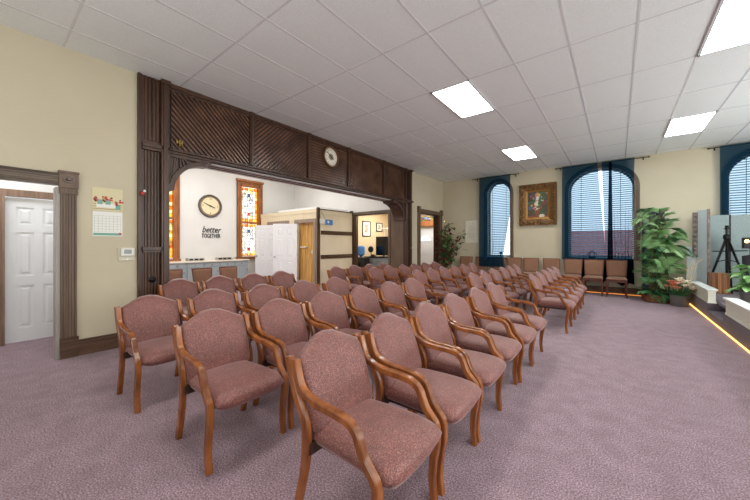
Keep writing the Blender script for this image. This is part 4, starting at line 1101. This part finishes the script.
# grey screens
for x0, x1, lab in ((1.60, 2.02, 'left grey green fabric screen standing on the stage'), (2.03, 3.1, 'right grey green fabric screen standing on the stage behind the tripod')):
    t = thing('room_divider', lab, 'screen', ((x0+x1)/2, 10.55, .3))
    MB().box(x0, x1, 10.53, 10.57, .40, 2.03).build('panel', M['screengrey'], t, bevel=.008)
    for x in (x0+.08, x1-.08): MB().box(x-.02, x+.02, 10.40, 10.68, .30, .34).box(x-.02, x+.02, 10.53, 10.57, .34, .40).build('foot', M['black'], t)
    MB().box(x0-.006, x0+.006, 10.52, 10.58, .4, 2.035).box(x1-.006, x1+.006, 10.52, 10.58, .4, 2.035).build('edge_trim', M['blackmetal'], t)
# tall board with carved strip
t = thing('display_board', 'tall pale upright board with a brown carved strip beside the palm', 'board', (1.5, 10.1, .3))
MB().hexa([(1.44, 10.15, .30), (1.56, 9.92, .30), (1.59, 9.94, .30), (1.47, 10.17, .30), (1.44, 10.15, 2.13), (1.56, 9.92, 2.13), (1.59, 9.94, 2.13), (1.47, 10.17, 2.13)]).build('board', M['whiteboard'], t)
MB().box(1.565, 1.615, 9.90, 9.96, .30, 2.14).build('edge_post', M['carved'], t, bevel=.004)
g = MB().box(1.37, 1.455, 10.12, 10.16, 1.06, 2.09)
for i in range(9): g.lathe([(.001, .0), (.03, -.003), (.036, -.015), (.02, -.026), (.001, -.03)], (1.41, 10.12, 1.13+.11*i), 10, 'y')
g.build('carved_strip', M['carved'], t)
for i in range(12): MB().box(1.585, 1.597, 9.892, 9.90, .45+i*.135, .47+i*.135).build('stud', M['blackmetal'], t)
MB().box(1.28, 1.46, 10.2, 10.23, .0, 1.3).build('side_board', M['whiteboard'], t)
# navy panel behind palm
t = thing('navy_screen', 'dark navy upright panel behind the palm under the wide window', 'screen', (.75, 10.45, 0))
MB().box(.50, .92, 10.42, 10.47, .22, 2.25).build('panel', M['navy'], t, bevel=.006)
MB().box(.80, .92, 10.36, 10.42, 1.75, 2.20).build('black_speaker', M['black'], t, bevel=.006)
for x in (.56, .86): MB().box(x-.02, x+.02, 10.3, 10.6, 0, .22).build('foot', M['black'], t)
# tripod
t = thing('tripod', 'tall black tripod stand on the stage in front of grey screens', 'tripod', (1.90, 10.15, .3))
c = Vector((1.905, 10.15, 0))
MB().tube([(c.x, c.y, .42), (c.x, c.y, 1.72)], .024, 10).build('column', M['blackmetal'], t)
MB().lathe([(.001, 0), (.05, 0), (.05, .02), (.03, .03), (.03, .07), (.045, .08), (.001, .09)], (c.x, c.y, 1.69), 14).build('head', M['blackmetal'], t)
MB().lathe([(.03, 0), (.06, .03), (.06, .1), (.03, .13)], (c.x, c.y, 1.45), 14).build('collar', M['blackmetal'], t)
feet = [(1.47+.09, 10.05), (2.27, 10.2), (1.93, 9.88)]
for fx, fy in feet: MB().tube([(c.x, c.y, 1.52), (fx, fy, .305)], [.024, .018], 8).build('leg', M['blackmetal'], t)
for fx, fy in feet: MB().tube([(c.x, c.y, 1.02), (c.x+(fx-c.x)*.45, c.y+(fy-c.y)*.45, .97)], .010, 6).build('brace', M['blackmetal'], t)
MB().tube([(1.68, 10.10, 1.2), (2.2, 10.10, 1.22)], .012, 8).build('crossbar', M['blackmetal'], t)
# slatted wooden box
t = thing('wooden_box', 'striped walnut wooden box standing before the tripod', 'box', (1.74, 9.82, .3))
for i in range(7):
    MB().box(1.575+i*.043, 1.575+i*.043+.041, 9.74, 9.765, .31, .74).build('slat', noisy('walnut slat %d' % i, ((92, 54, 30), (122, 76, 44), (84, 48, 28), (150, 98, 56), (106, 66, 38), (134, 84, 48), (94, 56, 32))[i], ((120, 74, 44), (150, 96, 58), (112, 70, 42), (178, 124, 76), (134, 88, 54), (162, 108, 66), (122, 78, 46))[i], (24, 24, 2), .45, bump=.03), t)
MB().box(1.575, 1.876, 9.765, 9.89, .30, .742).build('carcass', M['slatwood'], t, bevel=.004)
# black lamp and draped gear at right
t = thing('stage_light', 'small black stage lamp with a warm bulb beside the tripod', 'lamp', (2.22, 9.9, .3))
MB().tube([(2.2, 9.95, .31), (2.2, 9.95, 1.35)], .014, 8).build('pole', M['blackmetal'], t)
MB().box(2.09, 2.30, 9.86, 10.02, 1.27, 1.50).build('housing', M['black'], t, bevel=.01)
MB().lathe([(.001, -.02), (.03, -.015), (.035, 0), (.02, .01), (.001, .012)], (2.13, 9.855, 1.42), 12, 'y').build('bulb', M['bulb'], t, smooth=True)
MB().lathe([(.001, 0), (.16, 0), (.16, .012), (.001, .02)], (2.2, 9.95, .30), 16).build('base', M['blackmetal'], t)
t = thing('music_stand', 'black music stand draped in dark cloth at the right edge of the view', 'music stand', (2.2, 9.55, .3))
MB().tube([(2.18, 9.6, .31), (2.18, 9.6, .95)], .014, 8).build('pole', M['blackmetal'], t)
MB().hexa([(1.99, 9.50, .64), (2.40, 9.50, .58), (2.40, 9.54, .58), (1.99, 9.54, .64), (2.06, 9.60, 1.02), (2.46, 9.62, 1.22), (2.46, 9.66, 1.22), (2.06, 9.64, 1.02)]).build('desk', M['black'], t, bevel=.01)
def dr(u, v): return (2.0+.45*u, 9.47-.03*math.sin(9*u)+.1*v, .62+.5*v+.12*u*v)
o = MB().grid(dr, 16, 10).build('cloth', plain('black draped cloth', (20, 20, 22), .9), t, smooth=True, angle=180)
for a in (0, 2.1, 4.2): MB().tube([(2.18, 9.6, .42), (2.18+.22*math.cos(a), 9.6+.22*math.sin(a), .31)], .01, 6).build('foot', M['blackmetal'], t)

# ------------------------------------------------------------------ plants
def leafquad(g, p, d, up, L, Wd, mi=0, fold=.15):
    """pointed leaf with a mid crease"""
    d = d.normalized(); s = d.cross(up)
    if s.length < 1e-4: s = Vector((1, 0, 0))
    s.normalize(); n = s.cross(d)
    a = p; b = p+d*L*.45+s*Wd/2+n*L*fold*.3; c = p+d*L; e = p+d*L*.45-s*Wd/2+n*L*fold*.3; m = p+d*L*.45-n*L*.03
    g.add([a, b, c, m], [(0, 1, 2, 3)], mi); g.add([a, m, c, e], [(0, 1, 2, 3)], mi)
def frond(gl, gs, base, az, length, lift, droop, nl, ll, lw, rr, mi=0):
    pts = []; n = 14
    for i in range(n+1):
        q = i/n; r_ = length*(q*math.cos(lift)*(1-.10*q)); z = length*(q*math.sin(lift)-droop*q*q)
        pts.append(base+Vector((r_*math.cos(az), r_*math.sin(az), z)))
    gs.tube(pts, [.009*(1-.8*i/n)+.002 for i in range(n+1)], 5)
    for i in range(nl):
        q = .22+.78*i/(nl-1); k = min(int(q*n), n-1); p = pts[k].lerp(pts[k+1], q*n-k); tdir = (pts[k+1]-pts[k]).normalized()
        side = tdir.cross(Vector((0, 0, 1))).normalized()
        l = ll*(math.sin(PI*min(1, .18+.80*q))**.7)
        for s in (-1, 1):
            d = tdir*.75+side*s*.8+Vector((0, 0, -.25+rr.uniform(-.15, .15)))
            leafquad(gl, p, d, Vector((0, 0, 1)), l*rr.uniform(.85, 1.1), lw, mi)
def palm(label, base, seed):
    rr = random.Random(seed)
    t = thing('potted_palm', label, 'palm', tuple(base))
    # low brick coloured planter
    n = 28
    MB().lathe([(.27, .0), (.29, .02), (.30, .17), (.26, .17), (.26, .13), (.001, .13)], tuple(base), n).build('planter', M['terracotta'], t)
    MB().lathe([(.25, .128), (.25, .14), (.001, .15)], tuple(base), n).build('soil', M['soil'], t)
    gs, gl = MB(), MB()
    for k in range(16):
        a = rr.uniform(0, 6.28); r_ = rr.uniform(.03, .22); b = base+Vector((r_*math.cos(a), r_*math.sin(a), .14))
        h = .5+1.5*((k+.5)/16); top = b+Vector((rr.uniform(-.1, .1), rr.uniform(-.1, .1), h))
        gs.tube([b, b.lerp(top, .5)+Vector((rr.uniform(-.02, .02), 0, 0)), top], [.02, .017, .013], 7)
        for j in range(8):
            az = rr.uniform(0, 6.28)
            if math.sin(az) > .55: az = -az
            frond(gl, gs, top-Vector((0, 0, rr.uniform(0, .45*h))), az, rr.uniform(.42, .66), rr.uniform(.6, 1.35), rr.uniform(.45, .95), 26, .23, .015, rr, rr.choice((0, 0, 1, 2)))
    gs.build('stems', M['stem'], t, smooth=True); gl.build('fronds', [M['leaf'], M['leaf_pale'], M['leaf2']], t)
    gl, gs = MB(), MB()
    for k in range(40):
        az = rr.uniform(0, 6.28); b = base+Vector((rr.uniform(-.2, .2), rr.uniform(-.2, .05), .14))
        frond(gl, gs, b, az, rr.uniform(.3, .52), rr.uniform(.5, 1.2), rr.uniform(.5, .9), 14, .13, .034, rr)
    gl.build('fern_leaves', M['leaf2'], t); gs.build('fern_stems', M['leaf2'], t)
    return t
palm('tall feathery palm in a low brown planter beside the stage', Vector((.76, 9.92, 0)), 17)
# broad leaf plant at lower left of the palm
rr = random.Random(3)
t = thing('flower_pot', 'grey pot of peach and ivory flowers at the corner of the stage', 'flower pot', (1.085, 9.50, 0))
MB().lathe([(.135, 0), (.15, .02), (.165, .22), (.175, .24), (.15, .24), (.145, .2), (.001, .2)], (1.085, 9.50, 0), 24).build('pot', M['greypot'], t, smooth=True)
MB().lathe([(.17, .2), (.1, .24), (.001, .25)], (1.085, 9.50, 0), 16).build('moss', M['leaf2'], t)
gs = MB(); gb = MB(); gp = MB(); gl = MB()
for i in range(60):
    a = rr.uniform(0, 6.28); r_ = .25*math.sqrt(rr.random()); p = Vector((1.085+r_*math.cos(a), 9.50+r_*math.sin(a), .39+.24*(1-(r_/.25)**2)*rr.uniform(.4, 1)))
    gs.tube([(1.085+.3*r_*math.cos(a), 9.50+.3*r_*math.sin(a), .22), tuple(p)], .004, 4)
    q = rr.uniform(.042, .066); peach = p.x < 1.06+rr.uniform(-.12, .1)
    G = gp if peach else gb
    for m in range(7):
        b = a+m*2*PI/7; leafquad(G, p, Vector((math.cos(b), math.sin(b), .45)), Vector((0, 0, 1)), q*1.5, q*1.3)
    G.lathe([(.001, -.01), (q*.45, 0), (.001, q*.45)], tuple(p), 6)
for i in range(22):
    a = rr.uniform(0, 6.28); p = Vector((1.085+.12*math.cos(a), 9.50+.12*math.sin(a), .25)); leafquad(gl, p, Vector((math.cos(a), math.sin(a), rr.uniform(0, 1))), Vector((0, 0, 1)), rr.uniform(.10, .16), .05)
gs.build('stems', M['leaf2'], t); gb.build('ivory_blossoms', M['ivory'], t); gp.build('peach_blossoms', M['peach'], t); gl.build('leaves', M['leaf2'], t)
# dried stems behind the flowers
t = thing('dried_stems', 'bundle of pale dried stems leaning behind the flower pot', 'dried stems', (1.2, 9.75, .53))
g = MB()
for i in range(9): g.tube([(1.22+rr.uniform(-.02, .02), 9.75, .02), (1.32+rr.uniform(-.12, .14), 9.78, .75+rr.uniform(0, .35))], [.005, .003], 5)
g.build('stalks', plain('straw', (190, 170, 128), .8), t)
g = MB()
for i in range(9): leafquad(g, Vector((1.24+.02*i, 9.77, .7+.03*i)), Vector((rr.uniform(-1, 1), rr.uniform(-.4, .4), 1)), Vector((0, 1, 0)), .16, .02)
g.build('seed_heads', plain('pale straw heads', (206, 186, 148), .8), t)

def bigleaf(g, p, d, L, Wd, rr):
    d = d.normalized(); s = d.cross(Vector((0, 0, 1))).normalized(); n = s.cross(d)
    prof = [(0, .04), (.12, .62), (.32, .98), (.55, .86), (.8, .42), (1, .01)]
    vs = []
    for q, w in prof:
        c = p+d*L*q-Vector((0, 0, .35*L*q*q))
        vs += [c-s*Wd/2*w+n*Wd*.12*w, c-n*.01, c+s*Wd/2*w+n*Wd*.12*w]
    fs = []
    for i in range(len(prof)-1):
        for k in range(2): fs.append((3*i+k, 3*i+k+1, 3*i+4+k, 3*i+3+k))
    g.add(vs, fs)
t = thing('leafy_plant', 'broad leaved green plant behind the near low wall at the right edge', 'plant', (1.95, 8.35, .3))
MB().lathe([(.13, 0), (.17, .02), (.19, .22), (.16, .22), (.15, .18), (.001, .18)], (1.90, 8.35, .30), 20).build('pot', M['greypot'], t, smooth=True)
g, gs = MB(), MB(); rr = random.Random(9)
for i in range(64):
    a = rr.uniform(0, 6.28); h = rr.uniform(.14, .60); r_ = rr.uniform(.03, .20)*(1-.4*(h-.14)/.5); p = Vector((1.90+r_*math.cos(a), 8.35+r_*math.sin(a), .38+h))
    gs.tube([(1.90, 8.35, .48), tuple(p)], .006, 5); bigleaf(g, p, Vector((math.cos(a), math.sin(a), rr.uniform(-.2, .5))), rr.uniform(.17, .25), rr.uniform(.13, .18), rr)
g.build('leaves', M['leaf3'], t, smooth=True, angle=60); gs.build('stems', M['leaf2'], t)

# ficus with burgundy leaves in the left back corner
t = thing('silk_tree', 'slender silk tree with green and burgundy leaves in the back left corner', 'tree', (-4.72, 10.2, 0))
base = Vector((-4.80, 10.15, 0)); rr = random.Random(31)
MB().lathe([(.11, 0), (.14, .05), (.15, .3), (.10, .45), (.12, .5), (.09, .5), (.08, .4), (.001, .4)], tuple(base), 18).build('vase', M['greypot'], t, smooth=True)
gs, g = MB(), MB()
for i in range(15):
    a = rr.uniform(0, 6.28); top = base+Vector((rr.uniform(-.20, .62), rr.uniform(-.38, .25), rr.uniform(1.1, 2.1)))
    mid = base.lerp(top, .5)+Vector((-.25*(top.x-base.x), 0, .1)); pts = smoothpath([base+Vector((.03*math.cos(a), .03*math.sin(a), .42)), mid, top], 6)
    gs.tube(pts, lerp_list([.014, .008, .004], len(pts)), 6)
    for j in range(40):
        q = rr.uniform(.35, 1.0); k = min(int(q*(len(pts)-1)), len(pts)-2); p = Vector(pts[k]).lerp(Vector(pts[k+1]), rr.random())+Vector((rr.gauss(0, .05), rr.gauss(0, .05), rr.gauss(0, .05)))
        leafquad(g, p, Vector((rr.uniform(-1, 1), rr.uniform(-1, 1), rr.uniform(-.7, .6))), Vector((0, 0, 1)), rr.uniform(.15, .24), rr.uniform(.08, .12), 1 if rr.random() < .38 else 0)
gs.build('branches', M['stem'], t, smooth=True); g.build('leaves', [M['leaf4'], M['burgundy']], t)
t2 = thing('string_lights', 'warm string lights hanging beside the silk tree', 'string lights', (-4.9, 10.4, 0))
g, gb = MB(), MB()
pts = [(-4.93+.05*math.sin(i*1.1), 10.45+.04*math.cos(i*1.3), .25+.075*i) for i in range(27)]
MB().tube(pts, .004, 5).build('wire', M['leaf4'], t2)
for p in pts[::2]: gb.lathe([(.001, -.012), (.008, -.006), (.008, .006), (.001, .012)], p, 7)
gb.build('bulbs', M['bulb'], t2)

# ------------------------------------------------------------------ lamps of the other rooms
def area(name, loc, sx, sy, power, rot=(0, 0, 0), col=(1, .97, .92)):
    l = bpy.data.lights.new(name, 'AREA'); l.shape = 'RECTANGLE'; l.size = sx; l.size_y = sy; l.energy = power; l.color = col
    o = bpy.data.objects.new(name, l); COL.objects.link(o); o.location = loc; o.rotation_euler = rot; return o
area('side_room_lamp', (-8.3, 3.2, 4.36), 3.0, 2.6, 140)
area('side_room_lamp_far', (-8.3, 6.2, 4.36), 3.0, 1.6, 62)
area('office_lamp', (-6.9, 10.1, 2.78), 1.0, 1.2, 74, col=(1, .96, .90))
area('hall_lamp', (-5.95, -.3, 2.68), .6, 1.6, 24, col=(.93, .96, 1))
area('foyer_lamp', (-6.3, 11.4, 2.78), .8, .8, 26, col=(.95, .97, 1))

# added upward fill lights with made-up window casings, behind the viewer and stage side
for k, (x, y, rz) in enumerate(((-2.6, YF, 0), (.6, YF, 0), (3.6, YF, 0), (XR, -.4, PI/2), (XR, 3.4, PI/2), (XR, 7.2, PI/2))):
    r = bpy.data.objects.new('window_%d' % (k+4), None); COL.objects.link(r); r.location = (x, y, .95); r.rotation_euler = (0, 0, rz); struct(r)
    MB().box(-.86, -.76, 0, .04, 0, 2.5).box(.76, .86, 0, .04, 0, 2.5).box(-.86, .86, 0, .04, 2.5, 2.6).box(-.9, .9, 0, .08, -.05, 0).box(-.76, .76, 0, .03, 1.25, 1.30).build('casing', M['greywood'], r, world=False)  # added casing around the fill light, on a wall without an opening
    d = Vector((0, .75, 0)); d.rotate(Matrix.Rotation(rz, 3, 'Z'))
    area('window_daylight', (x+d.x, y+d.y, 1.9), 1.5, 2.4, (40, 40, 34, 95, 115, 165)[k], (PI/2+.60, 0, rz), (.95, .98, 1))

# ------------------------------------------------------------------ sky, sun-free overcast daylight
wd = bpy.data.worlds.new('World'); SC.world = wd; wd.use_nodes = True
bg = wd.node_tree.nodes['Background']
bg.inputs['Color'].default_value = (.92, .965, 1.0, 1); bg.inputs['Strength'].default_value = 4.0

# ------------------------------------------------------------------ camera
cam = bpy.data.cameras.new('Camera'); co = bpy.data.objects.new('Camera', cam); COL.objects.link(co)
cam.sensor_width = 36; cam.lens = 36*310/750; cam.shift_y = -4.9/750; cam.clip_start = .05
co.location = (0, 0, 1.34); co.rotation_euler = (PI/2, 0, .663)
SC.camera = co
for o in bpy.data.objects:
    if '_w' in o: del o['_w']

vs = SC.view_settings
vs.view_transform = 'Standard'; vs.look = 'None'; vs.exposure = .06; vs.gamma = 1; vs.use_curve_mapping = False
cy = SC.cycles
cy.max_bounces = 10; cy.diffuse_bounces = 6; cy.transparent_max_bounces = 24; cy.caustics_reflective = False; cy.caustics_refractive = False
cy.sample_clamp_indirect = 6
